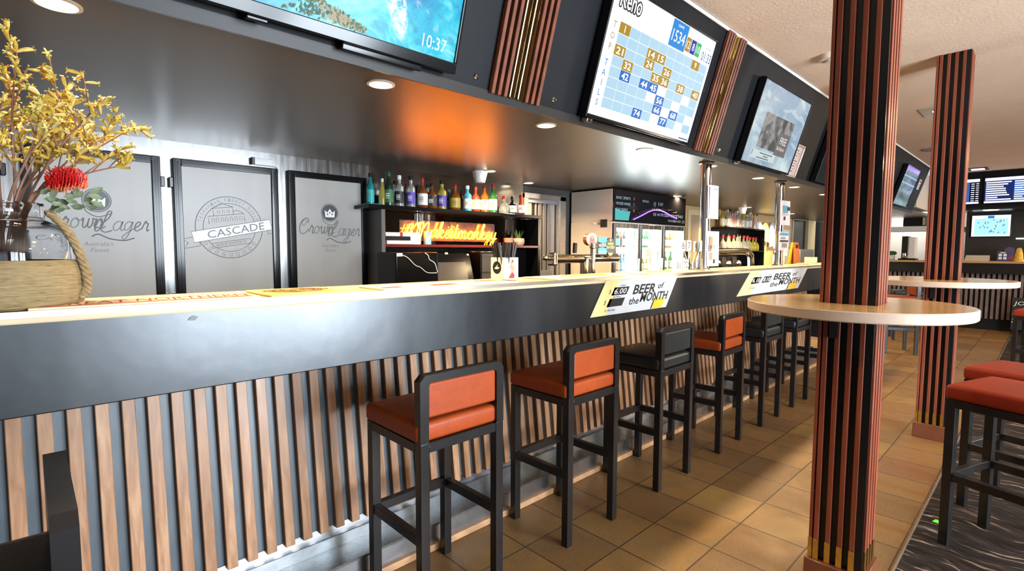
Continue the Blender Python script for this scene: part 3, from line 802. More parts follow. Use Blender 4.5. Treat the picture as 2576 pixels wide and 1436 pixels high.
# dark screens farther along
DARKS = mat('dark_screen', (.012, .015, .015), .08)
screen(5.67, 6.72, .024, .64, 'switched off screen beyond the small framed notice', DARKS, bez=.008, botbez=.012)
def grey_mat():
    n = NT('grey_screen'); p, x, y, z = n.obj()
    a = n.noise(n.xyz(x, n.math('MULTIPLY', y, 3.), 0.), 3., 3, .6); s = n.math('SINE', n.math('MULTIPLY', y, 62.))
    c = n.ramp(a, [(.35, (.07, .09, .12)), (.5, (.12, .20, .22)), (.65, (.20, .24, .28))])
    c = n.mix(n.math('MULTIPLY', n.rng(s, .7, .95, 0, .7), n.rng(y, .28, .32, 0, 1)), c, (.45, .75, .9))
    c = n.mix(n.math('MULTIPLY', n.rng(y, .50, .51, 0, 1), n.rng(y, .56, .57, 1, 0)), c, (.35, .20, .75))
    n.base((.02, .02, .02)); n.set(Emission_Color=c, Emission_Strength=.9, Roughness=.15); return n.m
screen(9.21, 10.21, .03, .61, 'distant grey screen with a violet bar, seen between the two columns', grey_mat(), bez=.008, botbez=.012)
# framed notice
t = thing('framed_notice', 'narrow framed notice leaning beside the promotional screen', 'notice', M=BK(5.035, .004, .002))
f = MB(); f.rbox(0, .215, 0, .018, 0, .02, .003, 1).rbox(0, .215, .272, .29, 0, .02, .003, 1).rbox(0, .018, .018, .272, 0, .02, .003, 1).rbox(.197, .215, .018, .272, 0, .02, .003, 1); f.build('frame', mat('frame_silver', (.62, .58, .55), .3, metal=.8), t)
g = MB(); g.box(.018, .197, .018, .272, 0, .008, 0); rnd = random.Random(3)
for k in range(9): g.box(.04, .04 + rnd.uniform(.06, .13), .05 + k * .023, .056 + k * .023, .008, .0086, 1 + k % 2)
g.build('print', [mat('notice_paper', (.50, .40, .38), .5, namt=.2, nscale=20), INK, mat('notice_rust', (.30, .12, .06), .5)], t)
t = thing('safety_notice', 'tiny white notice with a red header on the far end of the bulkhead', 'notice', M=BK(10.72, .36, .002))
g = MB(); g.box(0, .17, 0, .16, 0, .002, 0).box(.03, .14, .11, .15, .002, .003, 1)
for k in range(4): g.box(.03, .14, .015 + k * .022, .024 + k * .022, .002, .003, 2)
g.build('card', [PAPER, RED, INK], t)
# chrome bolts
def bolt(x, s, label):
    t = thing('chrome_bolt', label, 'bolt', M=BK(x, s, .001), group='chrome bolts in the bulkhead')
    MB().lathe([(.0001, .009), (.009, .008), (.013, .003), (.014, 0)], 14).build('head', CHROME, t)
    MB().box(-.008, .008, -.0012, .0012, .0088, .0098).build('slot', INK, t)
def bolt_at(px): pass
bolt(1.405, .050, 'chrome bolt on the bulkhead right of the blue reef screen')
bolt(1.890, .052, 'chrome bolt on the bulkhead left of the number screen')
bolt(3.675, .050, 'chrome bolt on the bulkhead right of the second slatted pilaster')

# ------------------------------------------------------------------ soffit downlights and small ceiling fittings
LAMP = glow('lamp_face', (1., .86, .62), 14.)
def downlight(x, y, label, power, r=.047):
    t = thing('downlight', label, 'ceiling light', (x, y, ZS), group='recessed downlights in the soffit')
    MB().lathe([(r + .010, 0), (r + .010, -.004), (r, -.006), (r - .002, -.002), (r - .002, 0)], 28, caps=False).build('ring', mat('lamp_ring', (.70, .62, .50), .4), t)
    MB().lathe([(.0005, -.0035), (r - .003, -.0035), (r - .003, -.001), (.0005, -.001)], 28, caps=False).build('lamp_disc', LAMP, t)
    if power:
        l = bpy.data.lights.new('downlight_beam', 'AREA'); l.shape = 'DISK'; l.size = .09; l.energy = power; l.color = (1., .72, .40); l.spread = math.radians(150)
        o = bpy.data.objects.new('downlight_beam', l); COL.objects.link(o); o.location = (x, y, ZS - .012)
for k, (x, w_) in enumerate([(.097, 'above the flower vase'), (1.090, 'below the corner of the blue reef screen'), (2.085, 'left of the number screen'), (3.06, 'under the number screen'), (4.022, 'just beyond the first steel post'),
                     (4.997, 'under the promotional screen'), (5.969, 'beyond the second steel post'), (6.999, 'next to the near slatted column')]):
    downlight(x, 1.93, 'round recessed downlight in the front row ' + w_, 20.)
for k, (x, y, w_) in enumerate([(2.943, 3.381, 'beside the white tapered lamp above the bottles'), (3.74, 3.752, 'over the right end of the bottle shelf'), (5.962, 3.275, 'above the chalkboard of the lit fridge'),
                        (8.266, 3.329, 'over the far bottle shelf'), (10.233, 3.332, 'above the white sheet on the far wall')]):
    downlight(x, y if y < 3.74 else 3.70, 'round recessed downlight in the rear row ' + w_, 70. if x > 7 else 28.)
def pot(x, y, label):
    t = thing('tapered_lamp', label, 'ceiling lamp', (x, y, ZS), group='white tapered lamps on the soffit')
    MB().lathe([(.066, 0), (.066, -.008), (.060, -.02), (.044, -.092), (.040, -.096), (.001, -.096)], 24).build('housing', mat('lamp_white', (.80, .79, .76), .35), t)
    MB().lathe([(.001, -.0965), (.03, -.0965), (.03, -.0975), (.001, -.0975)], 20).build('lens', WHITE, t)
pot(2.90, 3.46, 'white tapered lamp hanging from the soffit above the bottle shelf')
pot(8.27, 3.42, 'white tapered lamp on the soffit above the far bottles')
t = thing('smoke_detector', 'round cream smoke detector on the ceiling left of the near column', 'smoke detector', (4.28, 1.178, ZC))
MB().lathe([(.085, 0), (.085, -.012), (.07, -.03), (.001, -.034)], 28).build('body', mat('cream_plastic', (.62, .50, .40), .5), t)
MB().lathe([(.03, -.034), (.03, -.045), (.001, -.046)], 16).build('sensor_cap', mat('cream_plastic', (.62, .50, .40), .5), t)
t = thing('ceiling_panel', 'shiny rectangular panel set in the ceiling between the columns', 'ceiling panel', (6.62, .86, ZC))
MB().box(-.10, .30, -.16, .14, -.006, -.001).build('panel', mat('panel_gloss', (.42, .36, .27), .18, metal=.6), t)
MB().box(.05, .09, -.10, .05, -.009, -.006).build('light_reflection', glow('reflection_warm', (1., .85, .6), 3.), t)  # glowing strip stands for room lights reflected in the panel
t = thing('ceiling_spotlight', 'small square ceiling light with violet glow right of the far column', 'ceiling light', (11.85, .955, ZC))
MB().box(-.16, .16, -.13, .13, -.012, -.001).build('frame', BLACKM, t); MB().box(-.10, .10, -.085, .085, -.016, -.012).build('lens', glow('violet_lens', (.75, .62, 1.), 3.), t)
t = thing('ceiling_vent', 'small grey vent on the ceiling left of the far column', 'vent', (9.17, 1.20, ZC))
f = MB(); f.rbox(-.12, .12, -.12, .12, -.012, -.001, .004, 1)
for k in range(5): f.box(-.09, .09, -.08 + k * .035, -.06 + k * .035, -.016, -.012)
f.build('grille', GREYP, t)
# unseen fill panels added over the customers' side to brighten the room
PAN = glow('fill_panel_face', (1., .82, .58), 3.)
for k, (x, y, p, c) in enumerate([(.6, -1.3, 20, (1, .90, .76)), (3.4, -1.0, 26, (1., .70, .38)), (6.6, -.9, 50, (1., .70, .38)), (9.8, -.9, 60, (1., .72, .42)), (4.2, -2.8, 40, (1., .82, .62)), (8., -2.8, 60, (1., .78, .52))]):
    t = thing('fill_panel', 'unseen square fill panel added in the ceiling above the customers', 'ceiling light', (x, y, ZC), group='added fill panels above the customers')
    MB().box(-.3, .3, -.3, .3, -.02, -.001).build('housing', WHITE, t); MB().box(-.27, .27, -.27, .27, -.023, -.02).build('diffuser', PAN, t)
    l = area('fill_panel_beam_%d' % k, (x, y, ZC - .04), (x, y, 0), .5, .5, p, c)
# ------------------------------------------------------------------ cold-room doors in the steel wall
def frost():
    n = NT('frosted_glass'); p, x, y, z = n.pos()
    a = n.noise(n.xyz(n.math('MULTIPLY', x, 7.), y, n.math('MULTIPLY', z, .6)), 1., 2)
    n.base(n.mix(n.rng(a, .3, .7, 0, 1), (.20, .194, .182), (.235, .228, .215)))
    n.set(Roughness=.42, Specular_IOR_Level=.6, Emission_Color=(.82, .80, .77, 1), Emission_Strength=.14)  # pane glow stands in for light from inside the cold room
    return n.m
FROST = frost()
ETCH = mat('etched_dark', (.22, .23, .23), .5); ETCHL = mat('etched_light', (.86, .86, .86), .4); ETCHD = mat('etched_black', (.035, .04, .042), .4)
YD = Y1 - .005                                            # face of the steel cladding
def cold_door(x0, x1, label, logo):
    t = thing('cold_room_door', label, 'door', ((x0 + x1) / 2, YD, .92), group='cold-room doors behind the bar')
    w, H_ = (x1 - x0) / 2, 1.045; fw = .046
    f = MB()
    for a, b, c, d in ((-w, -w + fw, 0, H_), (w - fw, w, 0, H_), (-w + fw, w - fw, H_ - fw, H_), (-w + fw, w - fw, 0, fw)):
        f.rbox(a, b, -.045, 0, c, d, .004, 2)
    for s in (.012, .024):                                   # stepped gasket ribs
        f.box(-w + s, -w + s + .004, -.049, -.04, s, H_ - s).box(w - s - .004, w - s, -.049, -.04, s, H_ - s).box(-w + s, w - s, -.049, -.04, H_ - s - .004, H_ - s)
    f.build('door_frame', BLACKG, t)
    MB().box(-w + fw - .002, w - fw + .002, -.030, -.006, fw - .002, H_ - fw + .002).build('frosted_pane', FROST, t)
    h = MB(); sx = 1 if logo != 'crest' else -1
    for zz in (.13, .86): h.rbox(sx * w - .002 if sx > 0 else -w - .022, sx * w + .022 if sx > 0 else -w + .002, -.04, -.005, zz, zz + .065, .004, 1)
    h.build('hinge', BLACKM, t)
    g = MB(); zc = 1.54 - .92
    if logo == 'crown':
        Fp = frame((0, -.0305, 0), (1, 0, 0), (0, 0, 1))
        g.lathe([(.0001, .0006), (.060, .0006), (.060, 0)], 30, 0, M=Fp @ T(0, zc + .135, 0), caps=False)
        g.tube([Fp @ V((.066 * math.cos(a), zc + .135 + .066 * math.sin(a), 0)) for a in [k * PI / 16 for k in range(32)]], .0025, 4, 1, True)
        cr = [(-.036, -.035), (.036, -.035), (.040, .018), (.020, .0), (.0, .030), (-.020, .0), (-.040, .018)]
        g.prism([(a, zc + .135 + b) for a, b in cr], .0008, .0016, 2, Fp)
        for a in (-.018, 0, .018): g.lathe([(.0001, .0024), (.006, .0024), (.006, .001)], 10, 0, M=Fp @ T(a, zc + .135 - .012 + (.012 if a == 0 else 0), 0), caps=False)
        ps, ww = script_paths('Crown', .055); ps2, w2 = script_paths('Lager', .055)
        for q, dx, dy in ((ps, -.105, 0), (ps2, .115, -.012)):
            for p in q:
                g.tube([Fp @ V((a * .92 + dx, zc - .025 + dy + b, 0)) for a, b in p], .0032, 5, 1)
        sw = smooth([(-.06, .20 - .135 + .0), (-.05, .03), (0, -.0), (.06, .02)], 5)
        g.tube([Fp @ V((a, zc + .04 + b, 0)) for a, b in sw], .0025, 4, 1)
        sw = smooth([(-.03, -.075), (.0, -.06), (.05, -.085), (.12, -.095), (.17, -.08)], 5)
        g.tube([Fp @ V((a, zc + b, 0)) for a, b in sw], .0035, 4, 1)
        g.text("Australia's", Fp, .026, .135, 1, .3, (.0, zc - .115, .0006)); g.text('Finest', Fp, .024, .085, 1, .3, (.005, zc - .152, .0006))
    else:
        Fp = frame((.0, -.0305, 0), (1, 0, 0), (0, 0, 1)); R_ = .205; ring = [k * PI / 30 for k in range(60)]
        for r, mi, th in ((R_, 1, .0022), (.160, 1, .0018)):
            g.tube([Fp @ V((r * math.cos(a), zc + r * math.sin(a), 0)) for a in ring], th, 4, mi, True)
        word = 'TASMANIAN FINEST BARLEY'
        for i, ch in enumerate(word):
            if ch == ' ': continue
            a = PI * .93 - i * PI * .86 / (len(word) - 1)
            M_ = Fp @ T(.183 * math.cos(a), zc + .183 * math.sin(a), .0006) @ RZ(a - PI / 2); g.text(ch, M_, .020, .012, 1)
        for i in range(9):
            a = -PI * .8 + i * PI * .6 / 8; M_ = Fp @ T(.183 * math.cos(a), zc + .183 * math.sin(a), .0003) @ RZ(a + PI / 2)
            g.tube([M_ @ V(q) for q in ((-.008, -.010, 0), (.008, -.010, 0), (.008, .010, 0), (-.008, .010, 0))], .0012, 4, 1, True)
        # brewery front
        ro = Fp @ T(0, zc, 0) @ RZ(.13)
        def line(pts, cl=False, r=.0018): g.tube([ro @ V((a, b, 0)) for a, b in pts], r, 4, 1, cl)
        line([(-.12, .035), (-.12, .085), (.10, .085), (.10, .035)]); line([(-.085, .085), (-.085, .135), (.035, .135), (.035, .085)])
        line([(-.09, .135), (-.05, .150), (-.025, .168), (.0, .150), (.04, .135)]); line([(.035, .105), (.06, .112), (.085, .098), (.10, .085)])
        for q in (-.10, -.075, -.045, -.02, .01, .04, .07): line([(q, .042), (q, .066), (q + .007, .072), (q + .014, .066), (q + .014, .042)], False, .0012)
        for q in (-.06, -.03, 0): line([(q, .098), (q, .118), (q + .012, .118), (q + .012, .098)], False, .0012)
        # ribbon with the name
        rb = Fp @ T(.02, zc - .02, .001) @ RZ(.20)
        g.prism([(-.245, -.036), (.245, -.036), (.245, .036), (-.245, .036)], 0, .0008, 2, rb)
        g.tube([rb @ V(q) for q in ((-.245, -.036, .001), (.245, -.036, .001), (.245, .036, .001), (-.245, .036, .001))], .0018, 4, 1, True)
        g.text('CASCADE', rb, .050, .36, 0, .12, (0.02, 0, .0012))
        for s in (-1, 1):
            g.tube([rb @ V((s * q, r, .0005)) for q, r in ((.215, -.036), (.215, -.062), (.305, -.062), (.28, -.03), (.305, .0), (.245, .0))], .0016, 4, 1)
        lb = Fp @ T(.01, zc - .105, .0006) @ RZ(.16)
        g.tube([lb @ V(q) for q in ((-.12, -.016, 0), (.12, -.016, 0), (.12, .016, 0), (-.12, .016, 0))], .0015, 4, 1, True)
        g.text('BREWERY', lb, .018, .19, 1, 0, (0, 0, .0003))
        g.tube([lb @ V((.06 * math.cos(a), -.055 + .024 * math.sin(a), 0)) for a in ring], .0015, 4, 2, True)
    g.build('etched_emblem', [ETCHD, ETCH, ETCHL], t)
cold_door(-.76, -.07, 'frosted cold-room door at the left edge, behind the flower stems', 'crown')
cold_door(.005, .635, 'frosted cold-room door with a script emblem half hidden by the flower vase', 'crown')
cold_door(.700, 1.335, 'frosted cold-room door with the round etched crest and ribbon', 'crest')
cold_door(1.408, 2.020, 'frosted cold-room door with a fully visible script emblem, next to the bottle shelf', 'crown')
t = thing('door_alarm', 'small pale box with a wire on the steel wall above the cold-room doors', 'alarm box', (1.24, YD, 1.980))
MB().rbox(-.055, .065, -.035, -.001, 0, .046, .004, 2).build('box', mat('box_white', (.72, .71, .72), .35), t)
MB().rbox(-.075, -.054, -.037, -.001, -.002, .048, .003, 1).build('end_cap', BLACKM, t)
MB().tube([(x, -.012, z) for x, z in smooth([(.066, .005), (.095, .0), (.11, -.03), (.10, -.062)], 5)], .003, 6).build('wire', WHITE, t)

# ------------------------------------------------------------------ back bar shelf, mirror, neon
MIRROR = mat('dark_mirror', (.13, .12, .115), .04, metal=1.)
t = thing('back_bar_shelf', 'black back-bar unit with a bottle shelf, mirror and ledge behind the bar', 'shelf', (2.9, Y1 - .004, .92))
xo = 2.9
m = MB(); m.rbox(1.915 - xo, 3.845 - xo, -.27, -.02, .792, .822, .003, 1); m.build('shelf_board', BLACKG, t)
m = MB(); m.rbox(2.03 - xo, 2.065 - xo, -.25, -.02, 0, .79, .002, 1); m.build('side_panel', mat('grey_laminate', (.13, .125, .12), .35), t)
m = MB(); m.rbox(3.80 - xo, 3.835 - xo, -.25, -.02, 0, .79, .002, 1); m.build('side_panel', BLACKG, t)
m = MB(); m.box(2.066 - xo, 3.799 - xo, -.09, -.08, .52, .79); m.build('mirror_panel', MIRROR, t)
m = MB(); m.rbox(2.066 - xo, 3.799 - xo, -.25, -.02, .495, .518, .002, 1); m.build('ledge', mat('ledge_red', (.16, .02, .02), .2), t)
m = MB(); m.box(2.066 - xo, 3.799 - xo, -.08, -.02, 0, .494); m.build('splash_panel', BLACKG, t)
m = MB(); m.rbox(2.45 - xo, 2.49 - xo, -.11, -.09, .52, .79, .006, 2); m.build('shelf_strut', CHROME, t)
t = thing('turquoise_tray', 'thin glass tray coloured for turquoise light at the left end of the bottle shelf', 'tray', (1.985, 3.72, 1.7425))
MB().rbox(-.055, .05, -.10, .08, 0, .007, .002, 1).build('glass', mat('teal_glass', (.15, .60, .62), .1, trans=.5), t)  # turquoise light on the shelf end put into the glass colour
NEON = glow('neon_core', (1., .20, .006), 62.)
t = thing('neon_sign', 'warm yellow script neon sign in front of the back-bar mirror', 'neon sign', (2.815, 3.735, 1.545))
g = MB(); ps, ww = script_paths('#Makeitmonkey', .083, .22); sc = 1.03 / ww
Fn = frame((0, 0, 0), (1, 0, 0), (0, 0, 1)) @ RZ(-.012)
for p in ps: g.tube([Fn @ V((a * sc, (b - .055) * .86, 0)) for a, b in p], .0048, 6)
g.build('neon_tube', NEON, t)
m = MB()
for q in (-.46, -.1, .25, .46): m.cyl((q, .006, -.01), (q, .052, -.01), .003, n=6)
m.build('standoff', CHROME, t)
m = MB()
m.rbox(-.53, .53, .034, .038, -.075, .10, .002, 1); m.build('backing', mat('clear_acrylic', (.9, .85, .8), .05, alpha=.05), t)
#l = area('neon_light', (2.82, 3.70, 1.56), (2.82, 3.0, 1.75), 1.0, .14, 9., (1., .34, .05))

# bottles: one profile per kind, each bottle its own thing
GL = {'clear': mat('glass_clear', (.86, .88, .80), .05, trans=.75, ior=1.4), 'green': mat('glass_green', (.05, .22, .06), .07, trans=.35, ior=1.4),
      'dark': mat('glass_dark', (.015, .030, .018), .08), 'amber': mat('glass_amber', (.50, .16, .02), .06, trans=.55, ior=1.4), 'whisky': mat('glass_whisky', (.28, .08, .02), .06, trans=.45, ior=1.4),
      'yellow': mat('glass_yellow', (.70, .58, .10), .06, trans=.6, ior=1.4), 'blue': mat('glass_blue', (.10, .42, .62), .07, trans=.4, ior=1.4), 'black': mat('glass_black', (.008, .008, .009), .1),
      'red': mat('glass_red', (.45, .06, .02), .07, trans=.35, ior=1.4), 'teal': mat('glass_teal', (.02, .30, .32), .07, trans=.4, ior=1.4), 'pink': mat('glass_pink', (.7, .35, .32), .08, trans=.4, ior=1.4)}
LB = {'white': mat('label_white', (.74, .72, .68), .5), 'cream': mat('label_cream', (.72, .64, .45), .5), 'black': mat('label_black', (.02, .02, .02), .5), 'purple': mat('label_purple', (.09, .06, .38), .5),
      'teal': mat('label_teal', (.03, .45, .48), .5), 'blue': mat('label_blue', (.16, .48, .72), .5), 'gold': mat('label_gold', (.60, .38, .05), .4), 'green': mat('label_green', (.05, .16, .08), .5), 'sky': mat('label_sky', (.40, .62, .78), .5)}
CP = {'black': INK, 'red': mat('cap_red', (.42, .02, .02), .35), 'white': WHITE, 'gold': GOLDM, 'green': mat('cap_green', (.03, .12, .05), .4), 'silver': STEEL, 'sky': mat('cap_sky', (.35, .55, .70), .4)}
def bottle_prof(kind, r, h):
    k = {'tall': [(.0, 0), (.97, 0), (1, .02), (1, .55), (.92, .62), (.55, .72), (.38, .78), (.36, .93), (.42, .935), (.42, .95)],
         'square': [(.0, 0), (.97, 0), (1, .02), (1, .58), (.95, .64), (.6, .70), (.40, .74), (.38, .92), (.44, .93), (.44, .95)],
         'wide': [(.0, 0), (.9, 0), (1, .03), (1, .42), (.97, .52), (.75, .62), (.38, .70), (.30, .76), (.30, .92), (.36, .93), (.36, .95)],
         'squat': [(.0, 0), (.92, 0), (1, .05), (.98, .35), (.80, .52), (.45, .62), (.28, .68), (.28, .86), (.36, .87), (.36, .90)],
         'bulb': [(.0, 0), (.7, 0), (.92, .08), (1, .20), (.92, .36), (.55, .50), (.38, .58), (.32, .80), (.36, .90)],
         'slim': [(.0, 0), (.97, 0), (1, .02), (1, .50), (.85, .60), (.50, .74), (.40, .92), (.44, .95)]}[kind]
    return [(max(.0004, a * r), b * h) for a, b in k]
_bot = {}
def bottle(x, y, z, kind, r, h, glass, lab, cap, label, group, lz=(.10, .48), detail=True):
    key = (kind, round(r, 4), round(h, 4), glass, lab, cap)
    if key in _bot: return dup(_bot[key], (x, y, z), random.uniform(-.5, .5), label, group)
    t = thing('bottle', label, 'bottle', (x, y, z), group=group); _bot[key] = t
    n = 20 if detail else 12; prof = bottle_prof(kind, r, h)
    MB().lathe(prof, n, caps=False).build('glass', GL[glass], t)
    if lab:
        g = MB(); rr = r + .0007; g.lathe([(rr, lz[0] * h), (rr, lz[1] * h)], n, 0, caps=False)
        if detail:
            a0 = -PI * .85
            for q, (a, b) in enumerate(((.36, .40), (.27, .33), (.20, .23))):
                for k in range(5): 
                    an = a0 + k * .16; g.box(rr - .001, rr + .0005, -.004, .0035, (lz[0] + (lz[1] - lz[0]) * (a * 2 - .1)) * h, (lz[0] + (lz[1] - lz[0]) * (b * 2 - .1)) * h, 1, RZ(an))
        g.build('paper_label', [LB[lab], mat('label_print', (.30, .22, .10), .5) if lab not in ('black', 'purple', 'green') else mat('label_print_pale', (.62, .60, .55), .5)], t)
    if cap:
        rc = prof[-1][0] * 1.08
        c0 = prof[-1][1]
        MB().lathe([(.0004, c0 - .08 * h), (rc, c0 - .08 * h), (rc, h - .003), (rc - .002, h), (.0004, h)], 12, caps=False).build('cap', CP[cap], t)
    return t
ZSH = .92 + .8225
G = 'spirit bottles on the back-bar shelf'
for x, y, kd, w, h, gl, lb, cp, lab in [
    (1.985, 3.72, 'tall', .056, .25, 'teal', 'teal', 'black', 'dark bottle with a turquoise label at the far left of the shelf'),
    (2.089, 3.70, 'slim', .048, .215, 'yellow', None, 'white', 'slim pale yellow bottle, second from the left on the shelf'),
    (2.147, 3.68, 'tall', .070, .268, 'dark', 'green', 'green', 'tallest dark green bottle near the left end of the shelf'),
    (2.200, 3.755, 'slim', .046, .215, 'clear', None, 'black', 'slim clear bottle behind and right of the tallest dark bottle'),
    (2.243, 3.67, 'square', .072, .25, 'clear', 'black', 'white', 'clear bottle with a black label and white cap'),
    (2.305, 3.77, 'slim', .044, .205, 'red', 'blue', 'red', 'small red-capped bottle with a blue label in the back row'),
    (2.352, 3.68, 'square', .072, .255, 'clear', 'purple', 'black', 'left of the two clear bottles with purple labels'),
    (2.410, 3.775, 'slim', .042, .19, 'dark', 'blue', 'black', 'short dark bottle with a blue label behind the left purple label'),
    (2.466, 3.68, 'wide', .084, .25, 'whisky', 'white', 'red', 'broad amber whisky bottle with white label and red cap'),
    (2.520, 3.77, 'slim', .052, .215, 'clear', None, 'black', 'clear bottle behind the two broad whisky bottles'),
    (2.563, 3.67, 'wide', .086, .215, 'whisky', 'black', 'black', 'broad dark whisky bottle with a black label'),
    (2.667, 3.68, 'square', .078, .25, 'yellow', 'purple', 'black', 'right of the two bottles with purple labels'),
    (2.745, 3.775, 'slim', .044, .195, 'blue', 'sky', 'sky', 'light blue bottle standing behind in the middle of the shelf'),
    (2.810, 3.68, 'wide', .092, .225, 'amber', 'gold', 'red', 'round-shouldered golden bottle with a gold label and red cap'),
    (2.878, 3.775, 'slim', .046, .19, 'red', 'blue', 'red', 'red-brown bottle half hidden behind the golden bottle'),
    (2.950, 3.68, 'square', .076, .23, 'blue', 'white', 'white', 'pale blue bottle with a white label and white cap'),
    (3.048, 3.68, 'wide', .082, .228, 'red', 'cream', 'red', 'dark red-capped bottle with a large cream label'),
    (3.156, 3.68, 'tall', .074, .242, 'amber', 'white', 'red', 'amber bottle with a white label, left of the green bottle'),
    (3.262, 3.68, 'tall', .076, .268, 'green', 'white', 'red', 'green bottle with a white label and red cap'),
    (3.403, 3.68, 'squat', .094, .168, 'clear', None, 'red', 'squat clear decanter with dark liquor near the right end of the shelf'),
    (3.517, 3.68, 'squat', .082, .175, 'black', 'white', 'black', 'squat black bottle with a white diamond label'),
    (3.634, 3.69, 'bulb', .086, .20, 'red', 'white', 'red', 'round red liqueur bottle at the right end of the shelf')]:
    bottle(x * y / 3.7, y, ZSH, kd, w / 2 * 1.06, h, gl, lb, cp, lab, G)

# things on and under the ledge
t = thing('potted_plant', 'green spiky plant in a pale pot on the ledge right of the neon sign', 'plant', (3.60, 3.70, 1.4385))
MB().lathe([(.045, 0), (.060, .015), (.066, .05), (.060, .072), (.052, .072), (.05, .06), (.001, .058)], 20).build('pot', mat('pot_cream', (.58, .40, .28), .4), t)
g = MB(); rnd = random.Random(8)
for k in range(34):
    a = rnd.uniform(0, 2 * PI); le = rnd.uniform(.06, .115); o = rnd.uniform(.15, .75); w_ = .005
    p0 = V((.02 * math.cos(a), .02 * math.sin(a), .058)); p1 = p0 + V((o * le * .45 * math.cos(a), o * le * .45 * math.sin(a), le * .6)); p2 = p0 + V((o * le * math.cos(a), o * le * math.sin(a), le))
    s_ = V((-math.sin(a), math.cos(a), 0)) * w_
    g.add([p0 - s_ * .6, p0 + s_ * .6, p1 + s_, p1 - s_, p2], [(0, 1, 2, 3), (3, 2, 4)])
g.build('leaves', mat('succulent_green', (.12, .20, .045), .5, namt=.3, nscale=60), t)
t = thing('clay_pot', 'small pink clay pot on the ledge left of the spiky plant', 'pot', (3.47, 3.70, 1.4385))
MB().lathe([(.034, 0), (.044, .01), (.046, .072), (.040, .074), (.040, .06), (.001, .058)], 18).build('body', mat('clay_pink', (.48, .20, .15), .6), t)
t = thing('pos_terminal', 'black touch-screen till with pale stickers round its screen, under the neon sign', 'till', (2.53, 3.30, .95))
til = RX(-.35)
b = MB(); b.rbox(-.22, .22, -.01, .04, .17, .46, .008, 2, 0, RX(-.28)); b.build('monitor', BLACKG, t)
MB().box(-.165, .155, -.013, -.009, .225, .385, 0, RX(-.28)).build('display', mat('till_display', (.085, .075, .07), .2), t)
MB().rbox(-.08, .08, .0, .14, 0, .22, .01, 2).rbox(-.16, .16, -.08, .16, 0, .03, .008, 2).build('stand', BLACKM, t)
g = MB()
for x, z, w_, h_, mi in [(-.18, .40, .035, .022, 0), (-.19, .345, .035, .028, 0), (-.183, .30, .03, .025, 0), (-.172, .265, .03, .025, 0), (-.105, .205, .065, .022, 0), (.005, .195, .045, .02, 1), (.16, .208, .04, .026, 0), (.185, .44, .02, .016, 0), (-.04, .452, .03, .016, 0)]:
    g.box(x, x + w_, -.0125, -.0105, z, z + h_, mi, RX(-.28))
g.build('sticker', [mat('sticker_cream', (.72, .62, .45), .5), mat('sticker_red', (.45, .16, .10), .5)], t)
t = thing('black_cabinet', 'glossy black appliance with white cables hanging down its front, left of the till', 'appliance', (2.165, 3.455, .95))
MB().rbox(-.19, .19, -.14, .14, 0, .455, .012, 3).build('body', BLACKG, t)
g = MB()
for pts in ([(-.17, .44), (-.10, .42), (-.03, .36), (.02, .34), (.08, .30), (.17, .295)], [(.06, .45), (.09, .43), (.10, .40), (.15, .37), (.175, .30)]): g.tube([(x, -.145, z) for x, z in smooth(pts, 4)], .0035, 6)
g.build('cable', WHITE, t)
g = MB(); g.box(-.185, -.135, -.1425, -.14, .425, .45); g.build('tag', PAPER, t)
t = thing('glass_box', 'small dispenser with a clear front and a steel band, right of the till', 'dispenser', (2.945, 3.50, .95))
MB().rbox(-.09, .09, -.10, .10, 0, .46, .004, 1).build('body', BLACKM, t)
MB().box(-.075, .075, -.103, -.10, .18, .44).build('clear_front', mat('smoked_glass', (.17, .155, .145), .1), t)
MB().box(-.08, .08, -.105, -.10, .27, .285).build('steel_band', STEEL, t); MB().box(-.08, .08, -.105, -.10, .42, .432).build('steel_band', STEEL, t)
t = thing('paper_stack', 'stack of white cards with a red band on the ledge left of the neon sign', 'paper stack', (2.23, 3.71, 1.4385))
MB().rbox(-.14, .09, -.07, .04, .0, .03, .002, 1).build('lower_pile', PAPER, t); MB().rbox(-.15, .08, -.07, .04, .0305, .062, .003, 1).build('black_case', BLACKM, t)
MB().rbox(-.15, .08, -.07, .04, .0625, .095, .003, 1).build('upper_pile', PAPER, t); MB().box(-.02, .005, -.0715, .0405, .0624, .0965).build('red_band', RED, t)
t = thing('leaflets', 'pale blue leaflets leaning on the mirror behind the neon sign', 'leaflets', (2.40, 3.745, 1.4385))
MB().box(-.06, .06, -.02, .02, 0, .10).build('sheet', mat('leaflet_blue', (.55, .72, .80), .5), t)
MB().box(.115, .175, -.012, .015, 0, .115).build('sheet', mat('leaflet_teal', (.30, .62, .70), .5), t)

# lower service counter, hidden mostly by the bar
t = thing('service_counter', 'dark working counter along the wall behind the bar', 'counter', (2.9, 3.5, 0))
MB().rbox(-1.0, 1.0, -.32, .345, .90, .92, .003, 1).build('counter_top', STEELD, t); MB().box(-1.0, 1.0, -.28, .345, 0, .90).build('cabinet', BLACK, t)
for nme in ('pos_terminal', 'black_cabinet', 'glass_box'): bpy.data.objects[nme].location.z = .92
t = thing('under_bar_counter', 'steel working counter on the barman side of the bar', 'counter', (2.8, 2.4, 0))
MB().rbox(-4.2, 4.2, -.145, .20, .90, .93, .003, 1).build('counter_top', STEEL, t); MB().box(-4.2, 4.2, -.14, .18, 0, .90).build('cabinet', BLACK, t)

